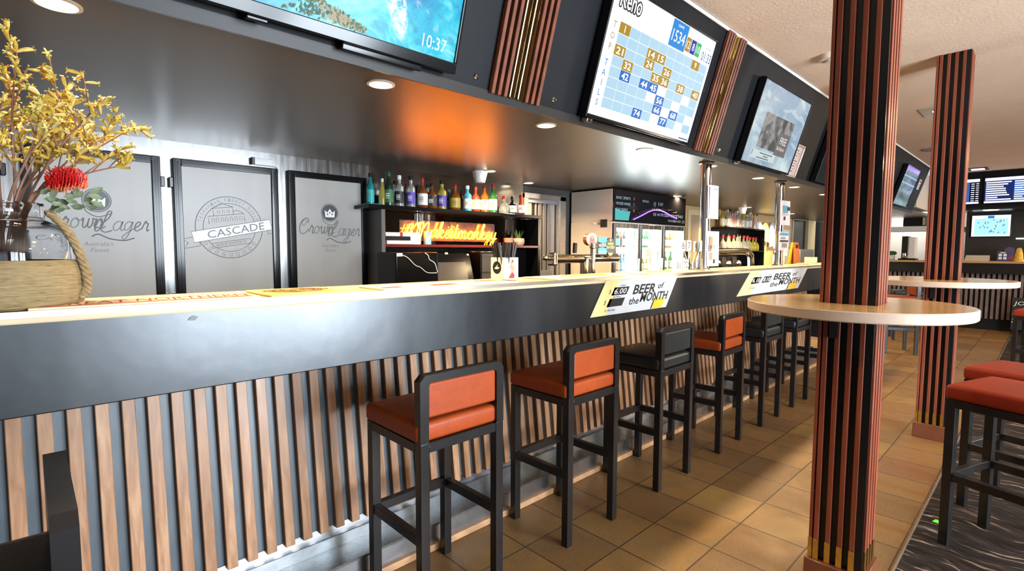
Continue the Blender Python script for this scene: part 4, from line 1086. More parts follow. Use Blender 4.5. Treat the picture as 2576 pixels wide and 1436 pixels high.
# doorway with the folding door
t = struct('door_1', MB().box(3.835, 3.895, Y1 - .02, Y1 + .03, 0, 1.99).box(4.40, 4.49, Y1 - .03, Y1 + .03, 0, 1.99).box(3.835, 4.49, Y1 - .03, Y1 + .03, 1.945, 1.995).box(4.36, 4.40, Y1 - .015, Y1 + .03, 0, 1.945), ALU)
m = MB(); x = 3.90
for k, (w_, mi) in enumerate([(.07, 0), (.055, 1), (.022, 0), (.03, 1), (.05, 0), (.022, 1), (.05, 0), (.022, 1), (.04, 0), (.09, 2)]):
    m.rbox(x, x + w_ - .002, Y1 + .0 + .012 * (k % 2), Y1 + .028, .02, 1.90, .003, 1, mi); x += w_
m.box(3.90, 4.36, Y1 - .01, Y1 + .025, 1.90, 1.944, 3); m.rbox(3.90, 4.28, Y1 - .012, Y1 + .02, .95, 1.17, .002, 1, 3)
struct('door_2', m, [mat('fold_grey', (.17, .15, .14), .4), INK, mat('fold_grey_pale', (.30, .27, .25), .4), GREYP])
t = thing('notice_card', 'white upright card fixed beside the folding door', 'card', (3.87, Y1 - .021, 1.40))
MB().rbox(-.002, .064, -.012, 0, 0, .21, .002, 1).build('card', PAPER, t); MB().box(.028, .034, -.0135, -.012, .10, .11).build('screw', GREYP, t)

# ------------------------------------------------------------------ glass-door fridge with the chalk sign
FX0, FX1, FY = 4.62, 6.20, 3.285
t = thing('display_fridge', 'white fridge with three lit glass doors and a black chalkboard sign on top', 'fridge', (5.41, 3.58, 0))
o = V((-5.41, -3.58, 0)); TF = T(*o)
c = MB()
c.box(FX0, FX0 + .03, FY + .03, Y1 - .006, .04, 2.055, 0, TF).box(FX1 - .03, FX1, FY + .03, Y1 - .006, .04, 1.72, 0, TF)
c.box(FX0 + .03, FX1 - .03, Y1 - .03, Y1 - .006, .04, 1.72, 0, TF).box(FX0 + .03, FX1 - .03, FY + .03, Y1 - .03, 1.69, 1.72, 0, TF).box(FX0, FX1, FY + .03, Y1 - .006, 0.0, .06, 0, TF)
c.build('body', CREAMP, t)
c = MB(); c.box(FX0 - .004, FX0, FY + .01, Y1 - .006, 1.716, 2.055, 0, TF).box(FX0 - .008, FX0, FY + .01, Y1 - .006, .05, 1.708, 0, TF); c.build('side_panel', CREAMP, t)
c = MB(); c.box(FX0 + .03, FX1 - .03, Y1 - .034, Y1 - .030, .06, 1.69, 0, TF); c.build('liner', mat('liner_white', (.82, .85, .84), .35), t)
bays = [(4.635, 5.13), (5.15, 5.64), (5.66, 6.185)]
for k, (a, b) in enumerate(bays):
    f = MB(); z0, z1 = .12, 1.69
    f.rbox(a, a + .035, FY - .012, FY + .028, z0, z1, .003, 1, 0, TF).rbox(b - .035, b, FY - .012, FY + .028, z0, z1, .003, 1, 0, TF)
    f.rbox(a + .035, b - .035, FY - .012, FY + .028, z1 - .05, z1, .003, 1, 0, TF).rbox(a + .035, b - .035, FY - .012, FY + .028, z0, z0 + .05, .003, 1, 0, TF)
    d = f.build('glass_door', STEEL, t)
    MB().box(a + .035, b - .035, FY + .004, FY + .008, z0 + .05, z1 - .05, 0, TF).build('pane', mat('fridge_glass', (.9, 1., .97), .02, alpha=.07), d)
    MB().rbox(b - .03, b - .015, FY - .035, FY - .013, .8, 1.3, .003, 1, 0, TF).build('handle', mat('handle_grey', (.45, .45, .45), .3, metal=1.), d)
    s = MB()
    for zz in (.75, 1.16, 1.43): s.box(a + .02, b - .02, FY + .04, Y1 - .04, zz - .012, zz, 0, TF)
    s.build('shelf', WHITE, t)
    L_ = MB(); L_.box(b - .14, b - .045, FY + .035, FY + .05, .18, 1.66, 0, TF); L_.build('light_strip', glow('fridge_led', (.88, 1., .97), 42.), t)
    area('fridge_light_%d' % k, ((a + b) / 2, FY + .10, 1.675), ((a + b) / 2, FY + .3, 0), .4, .12, 5., (.88, 1., .97))
s = MB(); s.box(FX0, FX1 - .02, FY - .01, FY + .028, 1.704, 2.053, 0, TF).box(FX0 + .0, FX1 - .02, FY + .03, Y1 - .006, 2.04, 2.055, 0, TF); sg = s.build('chalk_sign', mat('chalkboard', (.008, .008, .010), .12), t)
g = MB(); Fs = TF @ frame((FX0, FY - .0105, 1.704), (1, 0, 0), (0, 0, 1)); rnd = random.Random(4)
for y, s_, w_, pr in ((.262, 'BASIC SPIRITS', .27, '9'), (.200, 'HOUSE WINES', .27, '7'), (.135, 'TAP BEERS', .22, '8')):
    g.text(s_, Fs, .030, w_, 0, .1, (.04 + w_ / 2, y, .0008)); g.text(pr, Fs, .034, .022, 1, 0, (.38, y, .0008))
g.text('SPECIALS', Fs, .024, .13, 0, 0, (.62, .255, .0008)); g.text('|| 10!', Fs, .05, .2, 0, .1, (.90, .235, .0008)); g.text('NAUGHTY', Fs, .028, .2, 2, .1, (.86, .17, .0008))
g.text('DE 48 FROZEN COCKTAILS', Fs, .034, .70, 0, .1, (1.14, .115, .0008)); g.text('FROZEN ICE  [7]', Fs, .034, .40, 0, .1, (1.33, .048, .0008))
g.prism([(.02, .02), (.28, .02), (.31, .125), (.25, .118), (.16, .122), (.08, .128), (.02, .148)], .0004, .0007, 3, Fs)
for k in range(40):
    x = .38 + k * .026; yy = .035 + .135 * math.sin(min(1, (x - .36) / 1.04) * PI * .86) ** .8 + rnd.uniform(.012, .035)
    g.tube([Fs @ V((x + rnd.uniform(-.01, .01), yy + rnd.uniform(-.006, .008), .0008)), Fs @ V((x + rnd.uniform(0, .02), yy + rnd.uniform(-.006, .012), .0008))], .0014, 4, 2)
g.build('chalk_writing', [mat('chalk_blue', (.30, .42, .48), .7), mat('chalk_pink', (.45, .16, .20), .7), mat('chalk_green', (.22, .30, .15), .7), mat('chalk_teal', (.06, .36, .34), .7)], sg)
g = MB(); pts = smooth([(.36, .035, 0), (.52, .085, 0), (.70, .145, 0), (.85, .168, 0), (1.0, .158, 0), (1.16, .120, 0), (1.32, .085, 0)], 6)
g.tube([Fs @ V((a, b, .012)) for a, b, c in pts], .0055, 6); g.build('violet_tube', glow('violet_neon', (.30, .09, 1.), 5.), sg)
t = thing('fridge_magnet', 'black magnet card on the pale side of the fridge', 'magnet', (FX0 - .008, 3.398, 1.645))
MB().box(-.006, 0, -.042, .042, 0, .085).build('card', INK, t)
t = thing('door_badge', 'small white badge with a red dot on the pale side of the fridge', 'badge', (FX0 - .008, 3.495, 1.675))
MB().rbox(-.006, 0, -.05, .05, 0, .026, .002, 1).build('badge', PAPER, t); MB().box(-.008, -.0061, -.05, -.015, .002, .024).build('dot', mat('badge_red', (.4, .1, .1), .5), t)
# drinks in the fridge
rnd = random.Random(21)
def fridge_row(bay, z, n, choices, label, group):
    a, b = bays[bay]
    for k in range(n):
        kd, r, h, gl, lb, cp = rnd.choice(choices)
        bottle(a + .07 + (b - a - .19) * k / max(1, n - 1) + rnd.uniform(-.006, .006), FY + .105 + rnd.uniform(-.01, .02), z + .0005, kd, r, h, gl, lb, cp, label, group, detail=False)
fridge_row(0, 1.43, 5, [('tall', .030, .20, 'dark', 'white', 'gold'), ('tall', .030, .20, 'dark', 'blue', 'gold'), ('tall', .030, .19, 'whisky', 'black', 'gold')], 'dark bottle on the upper shelf behind the left fridge door', 'bottles on the upper left fridge shelf')
fridge_row(0, 1.16, 5, [('slim', .030, .20, 'green', 'white', 'white'), ('slim', .030, .19, 'blue', 'sky', 'silver'), ('slim', .030, .20, 'pink', 'cream', 'red')], 'mixed bottle on the middle shelf behind the left fridge door', 'bottles on the middle left fridge shelf')
fridge_row(1, 1.43, 5, [('tall', .031, .21, 'teal', 'white', 'gold'), ('tall', .031, .21, 'green', 'white', 'green'), ('tall', .031, .20, 'yellow', 'white', 'gold')], 'green or teal bottle on the upper shelf behind the middle fridge door', 'bottles on the upper middle fridge shelf')
fridge_row(1, 1.16, 4, [('squat', .038, .16, 'clear', 'cream', 'white'), ('squat', .038, .16, 'yellow', 'white', 'white')], 'pale squat bottle on the middle shelf behind the middle fridge door', 'bottles on the middle shelf of the centre bay')
fridge_row(2, 1.43, 5, [('tall', .031, .21, 'green', 'cream', 'black'), ('tall', .031, .20, 'amber', 'white', 'gold'), ('slim', .030, .21, 'yellow', 'white', 'green')], 'bottle on the upper shelf behind the right fridge door', 'bottles on the upper right fridge shelf')
fridge_row(2, 1.16, 3, [('tall', .036, .22, 'green', 'white', 'green')], 'bright green bottle on the middle shelf behind the right fridge door', 'bottles on the middle right fridge shelf')
ZB = 1.2503
# ------------------------------------------------------------------ vase with flowers
JUTE = NT('jute_wrap')
def _jute(n):
    p, x, y, z = n.pos()
    a = n.noise(n.xyz(n.math('MULTIPLY', x, 12.), n.math('MULTIPLY', y, 12.), n.math('MULTIPLY', z, 420.)), 1., 3, .3)
    b = n.noise(n.xyz(n.math('MULTIPLY', x, 40.), n.math('MULTIPLY', y, 40.), n.math('MULTIPLY', z, 260.)), 1., 4, .2, .7)
    n.base(n.ramp(n.math('ADD', n.math('MULTIPLY', a, .5), n.math('MULTIPLY', b, .5)), [(.32, (.07, .038, .012)), (.42, (.18, .125, .055)), (.58, (.25, .185, .085)), (.7, (.33, .26, .14))]))
    n.set(Roughness=.85); n.bump(a, .5, .003)
_jute(JUTE)
vx, vy = -.035, 1.80
t = thing('flower_vase', 'clear glass vase with jute-wrapped base and rope handle, holding the flowers', 'vase', (vx, vy, ZB))
MB().lathe([(.001, .004), (.118, .004), (.128, .02), (.131, .10), (.130, .165), (.120, .195), (.098, .212), (.079, .220), (.074, .228), (.074, .250), (.079, .257), (.079, .261), (.074, .2615), (.069, .255), (.069, .228), (.076, .213), (.096, .204), (.114, .19), (.124, .165), (.125, .10), (.122, .022), (.001, .014)], 48, caps=False).build('glass', mat('vase_glass', (.97, .98, 1.), .02, trans=1., ior=1.33), t)
MB().lathe([(.132, .004), (.140, .002), (.149, .012), (.1525, .05), (.1525, .085), (.148, .110), (.141, .119), (.1315, .119)], 64, caps=False).build('jute_band', JUTE.m, t)
g = MB(); path = smooth([(.085, -.052, .238), (.112, -.060, .205), (.130, -.062, .165), (.145, -.062, .115), (.152, -.060, .075), (.150, -.058, .040), (.137, -.064, .024)], 10)
for s in range(3):
    g.tube([(x + .0055 * math.cos(i * .55 + s * 2.094), y + .0055 * math.sin(i * .55 + s * 2.094), z + .003 * math.sin(i * .55 + s * 2.094)) for i, (x, y, z) in enumerate(path)], .0062, 6)
g.build('rope_handle', mat('rope', (.24, .165, .08), .85, bump=.4, bscale=200, namt=.3, nscale=60), t)
STEM = mat('stem_brown', (.17, .085, .055), .6, namt=.35, nscale=30); PETAL = mat('petal_yellow', (.38, .265, .035), .55, namt=.35, nscale=45); PETAL2 = mat('petal_pale', (.48, .38, .11), .55, namt=.25, nscale=45)
def flower_geo(g, p, d, le, rnd, mi):
    d = V(d).normalized(); a = d.orthogonal().normalized(); b = d.cross(a)
    cur = V((rnd.uniform(-1, 1), rnd.uniform(-1, 1), rnd.uniform(-1, .3))) * .35
    pts = [V(p) + d * le * t_ + cur * le * t_ * t_ for t_ in (0, .3, .6, .85)]
    g.tube(pts, [le * .06, le * .12, le * .15, le * .11], 6, mi)
    tip = pts[-1]; dd = (pts[-1] - pts[-2]).normalized(); a = dd.orthogonal().normalized(); b = dd.cross(a)
    for k in range(5):
        an = k * 2 * PI / 5 + rnd.random(); r_ = a * math.cos(an) + b * math.sin(an); sd = dd.cross(r_) * le * .055
        q = tip + r_ * le * .08; q2 = tip + r_ * le * .24 + dd * le * .12; q3 = tip + r_ * le * .34 + dd * le * .06
        g.add([q - sd, q + sd, q2 + sd * 1.1, q2 - sd * 1.1, q3], [(0, 1, 2, 3), (3, 2, 4)], mi)
rnd = random.Random(17)
tg = [(.010, 1.80, 1.885, 'tallest flower spray, rising at the left'), (.100, 1.79, 1.815, 'flower spray leaning right above the red bloom, second highest'), (.178, 1.77, 1.800, 'flower spray reaching right with the highest bell cluster'), (.235, 1.80, 1.735, 'longest flower spray reaching to the far right'),
      (.212, 1.74, 1.625, 'low flower spray reaching right past the red bloom'), (.115, 1.86, 1.735, 'flower spray in the middle of the bouquet'), (.048, 1.73, 1.742, 'flower spray in front at the left middle'), (-.035, 1.84, 1.765, 'flower spray at the very left edge, upper'), (-.06, 1.76, 1.665, 'flower spray at the very left edge, lower'),
      (.070, 1.85, 1.655, 'short flower spray in the centre behind the red bloom'), (.150, 1.84, 1.690, 'flower spray right of the centre, middle height')]
for tx, ty, tz, lab in tg:
    b0 = V((vx + rnd.uniform(-.03, .03), vy + rnd.uniform(-.03, .03), ZB + .03))
    nk = V((vx + (tx - vx) * .25 + rnd.uniform(-.015, .015), vy + (ty - vy) * .3, ZB + .262)); nk.x = max(vx - .055, min(vx + .055, nk.x)); nk.y = max(vy - .05, min(vy + .05, nk.y))
    tip = V((tx, ty, tz)); mid = nk.lerp(tip, .5) + V((rnd.uniform(-.015, .015), 0, .015))
    t = thing('flower_spray', 'yellow kangaroo paw in the vase: ' + lab, 'flower', (b0.x, b0.y, b0.z), group='yellow flower sprays in the vase')
    path = smooth([b0, nk, mid, tip], 7); g = MB(); f = MB()
    g.tube([V(p) - b0 for p in path], [.0042 - .0026 * i / len(path) for i in range(len(path))], 6)
    n = len(path)
    brs = [(.5, .6), (.62, .75), (.72, .8), (.8, .7), (.9, .6), (1., .0)]
    for fr, ln in brs:
        i = min(n - 1, int(fr * (n - 1))); p = V(path[i]); dr = (V(path[min(n - 1, i + 1)]) - V(path[max(0, i - 1)])).normalized()
        if ln:
            dv = (dr + V((rnd.uniform(-1, 1), rnd.uniform(-.7, .7), rnd.uniform(-.1, .9))) * .9).normalized(); L_ = rnd.uniform(.06, .125) * (.6 + ln * .5)
            e = p + dv * L_; sub = smooth([p, p + dv * L_ * .5 + V((0, 0, .006)), e], 4); g.tube([V(q) - b0 for q in sub], [.0018] * len(sub), 5)
        else: e = p; dv = dr; sub = [path[-4], path[-3], path[-2], path[-1]]
        for k in range(rnd.randint(5, 8)):
            q = V(sub[rnd.randint(len(sub) // 3, len(sub) - 1)]); fd = dv * .6 + V((rnd.uniform(-1, 1), rnd.uniform(-1, 1), rnd.uniform(-.6, .9)))
            flower_geo(f, q - b0, fd, rnd.uniform(.024, .038), rnd, rnd.choice([0, 0, 1]))
    g.build('stem', STEM, t); f.build('flower_cluster', [PETAL, PETAL2], t)
# red pincushion bloom with its leaves
c = V((.088, 1.735, 1.562)); b0 = V((-.01, 1.77, ZB + .05))
t = thing('pincushion_flower', 'large red spiky pincushion bloom low in the bouquet', 'flower', tuple(b0))
MB().tube([V(p) - b0 for p in smooth([b0, V((.015, 1.765, 1.515)), V((.06, 1.745, 1.545)), c], 6)], .0035, 6).build('stem', STEM, t)
g = MB(); ax = V((-.25, -.25, .93)).normalized(); e1 = ax.orthogonal().normalized(); e2 = ax.cross(e1)
for k in range(300):
    u = (k + .5) / 300; th = .08 + 1.95 * u ** .62; an = k * 2.39996; d = ax * math.cos(th) + (e1 * math.cos(an) + e2 * math.sin(an)) * math.sin(th)
    sw = ax.cross(d); L_ = rnd.uniform(.038, .047); pts = smooth([c + d * .008, c + d * L_ * .55, c + d * L_ * .85 + sw * .004, c + d * L_ * (1.0 - .12 * math.sin(th)) + sw * .010 + ax * .010 * math.sin(th)], 3)
    g.tube([V(p) - b0 for p in pts], [.0008 + .0003 * i / len(pts) for i in range(len(pts) - 1)] + [.0015], 5, 0 if u < .70 else 1)
g.build('red_spikes', [mat('petal_red', (.50, .012, .012), .45, namt=.3, nscale=60), mat('petal_coral', (.70, .14, .05), .5)], t)
g = MB(); rnd = random.Random(23)
for k in range(26):
    an = rnd.uniform(-.9, 1.4); o_ = V((.085 + rnd.uniform(-.05, .05), 1.728 + rnd.uniform(-.02, .03), 1.520 + rnd.uniform(-.028, .022))); d = V((math.cos(an) * .8, rnd.uniform(-.5, .3), math.sin(an) * .5 + rnd.uniform(-.3, .2))).normalized()
    L_ = rnd.uniform(.022, .036); sd = d.cross(V((rnd.uniform(-.4, .4), -1, rnd.uniform(.2, .7)))).normalized() * L_ * .27; nn = d.cross(sd).normalized() * L_ * .08
    vs = [o_, o_ + d * L_ * .35 + sd, o_ + d * L_ * .75 + sd * .8, o_ + d * L_, o_ + d * L_ * .75 - sd * .8, o_ + d * L_ * .35 - sd, o_ + d * L_ * .4 + nn, o_ + d * L_ * .75 + nn]
    g.add([v - b0 for v in vs], [(0, 1, 6), (1, 2, 7, 6), (2, 3, 7), (3, 4, 7), (4, 5, 6, 7), (5, 0, 6)], 0, True)
g.build('leaves', mat('leaf_sage', (.13, .17, .10), .5, namt=.3, nscale=50), t)

# ------------------------------------------------------------------ tumbler of straws
t = thing('straw_tumbler', 'white square tumbler with a black disc and a red figure print, standing on the bar', 'tumbler', (1.675, 1.815, ZB + .0072))
g = MB(); g.rbox(-.047, .047, -.047, -.044, 0, .104, .001, 1).rbox(-.047, .047, .044, .047, 0, .104, .001, 1).rbox(-.047, -.044, -.044, .044, 0, .104, .001, 1).rbox(.044, .047, -.044, .044, 0, .104, .001, 1).box(-.044, .044, -.044, .044, 0, .004)
g.build('cup', mat('tumbler_white', (.80, .77, .72), .4), t)
g = MB(); Fc = frame((0, -.0475, 0), (1, 0, 0), (0, 0, 1)); Fl = frame((-.0475, 0, 0), (0, -1, 0), (0, 0, 1))
g.prism([(.030 * math.cos(a) - .002, .056 + .030 * math.sin(a)) for a in [k * PI / 12 for k in range(24)]], 0, .0006, 0, Fl)
g.prism([(-.020, .050), (.006, .072), (.000, .060), (.018, .056), (.004, .048)], .0006, .0010, 1, Fl)
fig = [(.006, .006), (.030, .008), (.034, .020), (.024, .026), (.026, .040), (.036, .050), (.030, .066), (.022, .062), (.020, .074), (.026, .084), (.018, .094), (.010, .088), (.008, .070), (.002, .056), (.010, .046), (.008, .030), (-.006, .016)]
g.prism([(a - .012, b) for a, b in fig], 0, .0006, 2, Fc)
g.prism([(-.016, .006), (.018, .006), (.022, .020), (.010, .034), (.0, .030), (-.010, .016)], .0006, .001, 3, Fc); g.prism([(.004, .080), (.014, .082), (.010, .094), (.002, .092)], .0006, .001, 4, Fc)
g.build('print', [INK, TEXTW, mat('print_skin', (.50, .24, .14), .5), mat('print_red', (.42, .02, .03), .5), mat('print_brown', (.14, .05, .02), .5)], t)
rnd = random.Random(31)
g1 = 'black straws in the white tumbler'
proto = None
for k in range(40):
    bx, by = rnd.uniform(-.034, .034), rnd.uniform(-.034, .034)
    lx, ly = bx * .9 + rnd.uniform(-.02, .02), by * .8 + rnd.uniform(-.02, .02); L_ = rnd.uniform(.165, .182)
    if proto is None:
        mm = MB(); mm.cyl((0, 0, 0), (0, 0, .172), .0031, n=7, caps=False); proto = mm.build('straw', mat('straw_black', (.02, .016, .014), .3)); o = proto
    else: o = proto.copy(); COL.objects.link(o)
    d = V((lx, ly, .172)).normalized(); o.location = (1.675 + bx * .9, 1.815 + by * .9, ZB + .012); o.rotation_euler = d.to_track_quat('Z', 'Y').to_euler()
    tag(o, 'black drinking straw in the white tumbler on the bar', 'straw', g1)

# ------------------------------------------------------------------ beer taps
GOLDST = mat('warm_chrome', (.80, .70, .52), .12, metal=1.)
t = thing('beer_tap', 'steel T-shaped beer font with red, blue and black badges before the pale fridge', 'beer tap', (2.975, 2.35, .93))
g = MB(); zc = 1.335 - .93
g.cyl((-.36, 0, zc), (.385, 0, zc), .031, n=24).cyl((0, 0, 0), (0, 0, zc), .040, n=24).lathe([(.07, 0), (.07, .01), (.045, .02), (.04, .05)], 24)
g.build('font_body', GOLDST, t)
MB().cyl((.005, -.062, 0), (.005, -.062, zc + .075), .019, n=16).lathe([(.019, zc + .07), (.026, zc + .09), (.018, zc + .115), (.001, zc + .118)], 16, c=(.005, -.062, 0)).build('front_pipe', CHROME, t)
g = MB(); g.ell((-.432, 0, zc + .008), (.022, .02, .02)); g.cyl((-.43, 0, zc + .008), (-.36, 0, zc), .014).rbox(-.385, -.345, -.04, .03, zc - .045, zc + .045, .012, 3); g.build('end_cap', GOLDST, t)
def badge(nm, M_, poly, th, mats, deco):
    g = MB(); g.prism(poly, -th, 0, 0, M_); deco(g, M_); g.build(nm, mats, t)
circ = [(.046 * math.cos(a), .046 * math.sin(a)) for a in [k * PI / 14 for k in range(28)]]
Fb = frame((.0, -.055, zc + .14), (.93, -.36, 0), (0, 0, 1))
def rd(g, M_):
    g.prism([(a * .80, b * .80) for a, b in circ], 0, .002, 1, M_)
    g.prism([(-.020, -.03), (.020, -.03), (.022, .0), (.010, .024), (-.012, .024), (-.022, .0)], .002, .003, 2, M_); g.ell((0, .004, .004), (.009, .012, .003), 8, 6, 3, M_)
    for q in (-1, 1): g.prism([(q * .012, .018), (q * .030, .020), (q * .022, .034), (q * .006, .032)], .002, .0032, 4, M_)
badge('tap_badge', Fb, circ, .05, [mat('badge_gold', (.45, .22, .06), .3), mat('badge_ring', (.62, .55, .42), .35), mat('badge_crimson', (.40, .02, .015), .35), GOLDM, TEXTW], rd)
Fb2 = frame((.135, -.05, zc + .034), (.93, -.36, 0), (0, 0, 1))
def bl(g, M_):
    g.prism([(-.036, .040), (.0, .050), (.036, .040), (.036, .088), (.0, .078), (-.036, .090)], 0, .0015, 1, M_); g.text('NORSE', M_ @ RZ(.10), .024, .062, 2, 0, (.006, .064, .0018)); g.prism([(-.036, .012), (.036, .012), (.036, .022), (-.036, .022)], 0, .001, 3, M_)
badge('tap_badge', Fb2, [(-.036, 0), (.036, 0), (.036, .124), (-.036, .124)], .03, [mat('badge_blue', (.02, .40, .50), .3), INK, TEXTW, mat('badge_sky', (.25, .68, .75), .3)], bl)
Fb3 = frame((.235, -.05, zc + .088), (.93, -.36, 0), (0, 0, 1))
def bk(g, M_):
    g.text('HARD', M_, .018, .050, 1, 0, (0, .022, .001)); g.text('RATED', M_, .020, .066, 1, 0, (0, -.004, .001)); g.prism([(-.022, -.047), (.022, -.047), (.008, -.066), (-.008, -.066)], 0, .001, 1, M_); g.prism([(-.006, .040), (.006, .040), (.004, .058), (-.004, .058)], 0, .001, 1, M_)
badge('tap_badge', Fb3, [(.041 * math.cos(a), .066 * math.sin(a)) for a in [k * PI / 14 for k in range(28)]], .022, [mat('badge_black', (.02, .018, .014), .35), mat('badge_yellow', (.78, .62, .05), .4)], bk)
MB().rbox(-.165, -.14, -.012, .012, zc + .032, zc + .105, .004, 2, 0, RY(.06)).build('lever', INK, t)
t = thing('arched_tap', 'second steel beer font with a pipe bending down, beyond the number cards', 'beer tap', (5.2, 2.35, .93))
g = MB(); g.tube([(x, 0, z) for x, z in smooth([(-.55, 0), (-.55, .36), (-.50, .445), (-.40, .455), (.0, .455), (.55, .455), (.70, .435), (.76, .36), (.775, 0)], 6)], .036, 14); g.build('arch_pipe', GOLDST, t)
MB().tube([(x, -.03, z) for x, z in smooth([(.60, .43), (.66, .40), (.685, .32), (.69, 0)], 5)], .018, 10).build('side_pipe', CHROME, t)
for q in (-.3, -.05, .2): MB().rbox(q - .05, q + .05, -.06, .0, .25, .40, .01, 2).build('tap_block', BLACKM, t)
for q, zz in ((-.18, .34), (.06, .33), (.30, .33)): MB().ell((q, -.05, zz), (.05, .03, .035)).build('knob', CHROME, t)

# ------------------------------------------------------------------ table numbers
t = thing('chrome_tumbler', 'flared chrome holder carrying the 879 cards on the bar', 'holder', (3.752, 1.93, ZB))
MB().lathe([(.001, .0), (.030, .0), (.032, .004), (.024, .03), (.026, .06), (.046, .118), (.052, .135), (.050, .136), (.024, .06), (.001, .05)], 24, caps=False).build('body', CHROME, t)
CARD = mat('number_card', (.80, .78, .72), .5)
def ncard(x, y, z, w, h, s, black, label, stem=0., lean=0.):
    t = thing('number_card', label, 'number card', (x, y, z), rot=(lean, 0, .1), group='table number cards on the bar')
    MB().rbox(-w / 2, w / 2, -.0015, .0015, stem, stem + h, .001, 1).build('card', INK if black else CARD, t)
    g = MB(); g.text(s, frame((0, -.0018, stem + h / 2), (1, 0, 0), (0, 0, 1)), h * .62, w * (.62 if len(s) > 1 else .52)); g.build('digits', TEXTW if black else INK, t)
    if stem: MB().rbox(-.008, .008, -.0015, .0015, .0, stem + .01, .0005, 1).build('stem', mat('stem_clear', (.6, .58, .52), .3), t)
ncard(3.610, 1.925, ZB + .0, .088, .082, '8', False, 'white card with a black 8, raised on a stem left of the chrome holder', .140)
ncard(3.704, 1.928, ZB + .052, .088, .082, '7', False, 'white card with a black 7, in the middle of the three raised cards', .090)
ncard(3.802, 1.922, ZB + .052, .084, .090, '9', False, 'white card with a black 9, right of the raised 7 card', .075)
ncard(3.500, 1.90, ZB, .092, .072, '51', False, 'white card reading 51 standing on the bar', 0, 0)
ncard(3.610, 1.90, ZB, .104, .078, '72', False, 'white card reading 72 standing on the bar, next to the 51 card', 0, 0)
ncard(3.845, 1.90, ZB, .092, .076, '39', True, 'black card with a white 39 standing on the bar by the steel post', 0, 0)

# ------------------------------------------------------------------ steel posts and the papers on them
def post(x, y, label):
    t = thing('steel_post', label, 'post', (x, y, ZB), group='chrome posts on the bar')
    MB().cyl((0, 0, 0), (0, 0, ZS - ZB - .001), .040, n=28).build('tube', CHROME, t)
    MB().lathe([(.055, 0), (.055, .006), (.041, .012)], 28, caps=False).build('base_ring', CHROME, t); MB().lathe([(.041, ZS - ZB - .02), (.056, ZS - ZB - .012), (.056, ZS - ZB - .001)], 28, caps=False).build('top_ring', mat('ring_dark', (.08, .05, .035), .3), t)
post(3.83, 1.868, 'polished steel post beside the number cards')
post(5.37, 1.862, 'polished steel post farther along the bar')
def sheet(x0, x1, z0, z1, y, label, deco, rz=0.):
    t = thing('paper_sheet', label, 'paper', ((x0 + x1) / 2, y, z0), rotz=rz, group='papers taped to the steel posts')
    w, h = (x1 - x0) / 2, z1 - z0; n = 8; g = MB()
    vs = []; 
    for j in (0, 1):
        for i in range(n + 1):
            for yy in (0, .001):
                a = -w + 2 * w * i / n; vs.append((a, -.010 + .012 * (i / n - .5) ** 2 + yy + .004 * j, h * j))
    N = 2 * (n + 1)
    fs = []
    for i in range(n): a, b = 2 * i, 2 * i + 2; fs += [(a, b, N + b, N + a), (a + 1, N + a + 1, N + b + 1, b + 1), (a, a + 1, b + 1, b), (N + a, N + b, N + b + 1, N + a + 1)]
    fs += [(0, N, N + 1, 1), (2 * n, 2 * n + 1, N + 2 * n + 1, N + 2 * n)]
    g.add(vs, fs); g.build('sheet', mat('sheet_paper', (.72, .69, .74), .6), t)
    p = MB(); deco(p, w, h); p.build('print', [INK, mat('print_orange', (.62, .22, .12), .6), mat('print_blue', (.10, .35, .50), .6), mat('print_pinkish', (.62, .45, .50), .6), GREYP], t)
def bx(p, u0, u1, v0, v1, mi, w, h): p.box(-w + 2 * w * u0, -w + 2 * w * u1, -.0125, -.0112, h * v0, h * v1, mi)
def p1(p, w, h): bx(p, .1, .4, .1, .95, 3, w, h); bx(p, .5, .9, .88, .9, 4, w, h)
def p2(p, w, h):
    bx(p, .15, .40, .50, .85, 1, w, h); bx(p, .12, .34, .42, .60, 4, w, h); bx(p, .2, .4, .18, .40, 1, w, h); bx(p, .55, .85, .5, .62, 3, w, h); bx(p, .5, .62, .08, .2, 0, w, h)
def p3(p, w, h):
    bx(p, .2, .7, .5, .8, 2, w, h); bx(p, .6, .9, .6, .75, 0, w, h); bx(p, .3, .45, .2, .35, 0, w, h); bx(p, .1, .8, .40, .48, 3, w, h)
def p4(p, w, h):
    bx(p, .1, .9, .80, .95, 2, w, h); bx(p, .1, .9, .45, .55, 0, w, h); bx(p, .3, .8, .15, .38, 4, w, h); bx(p, .2, .6, .62, .70, 4, w, h)
sheet(3.79, 3.935, 1.64, 1.895, 1.826, 'blank pale sheet taped high on the near steel post', p1, -.12)
sheet(3.80, 3.965, 1.275, 1.545, 1.826, 'pale sheet with orange print taped low on the near steel post', p2, -.12)
sheet(5.30, 5.49, 1.645, 1.88, 1.820, 'sheet with a blue picture taped high on the far steel post', p3, -.12)
sheet(5.28, 5.475, 1.40, 1.58, 1.820, 'sheet with black print taped low on the far steel post', p4, -.12)
t = thing('hatch_block', 'cream wooden block on the bar beside the near column', 'block', (6.22, 1.85, ZB))
MB().rbox(-.16, .14, -.06, .06, 0, .012, .003, 1).rbox(.10, .14, -.06, .06, .012, .075, .003, 1).build('block', mat('block_cream', (.66, .52, .30), .4), t)

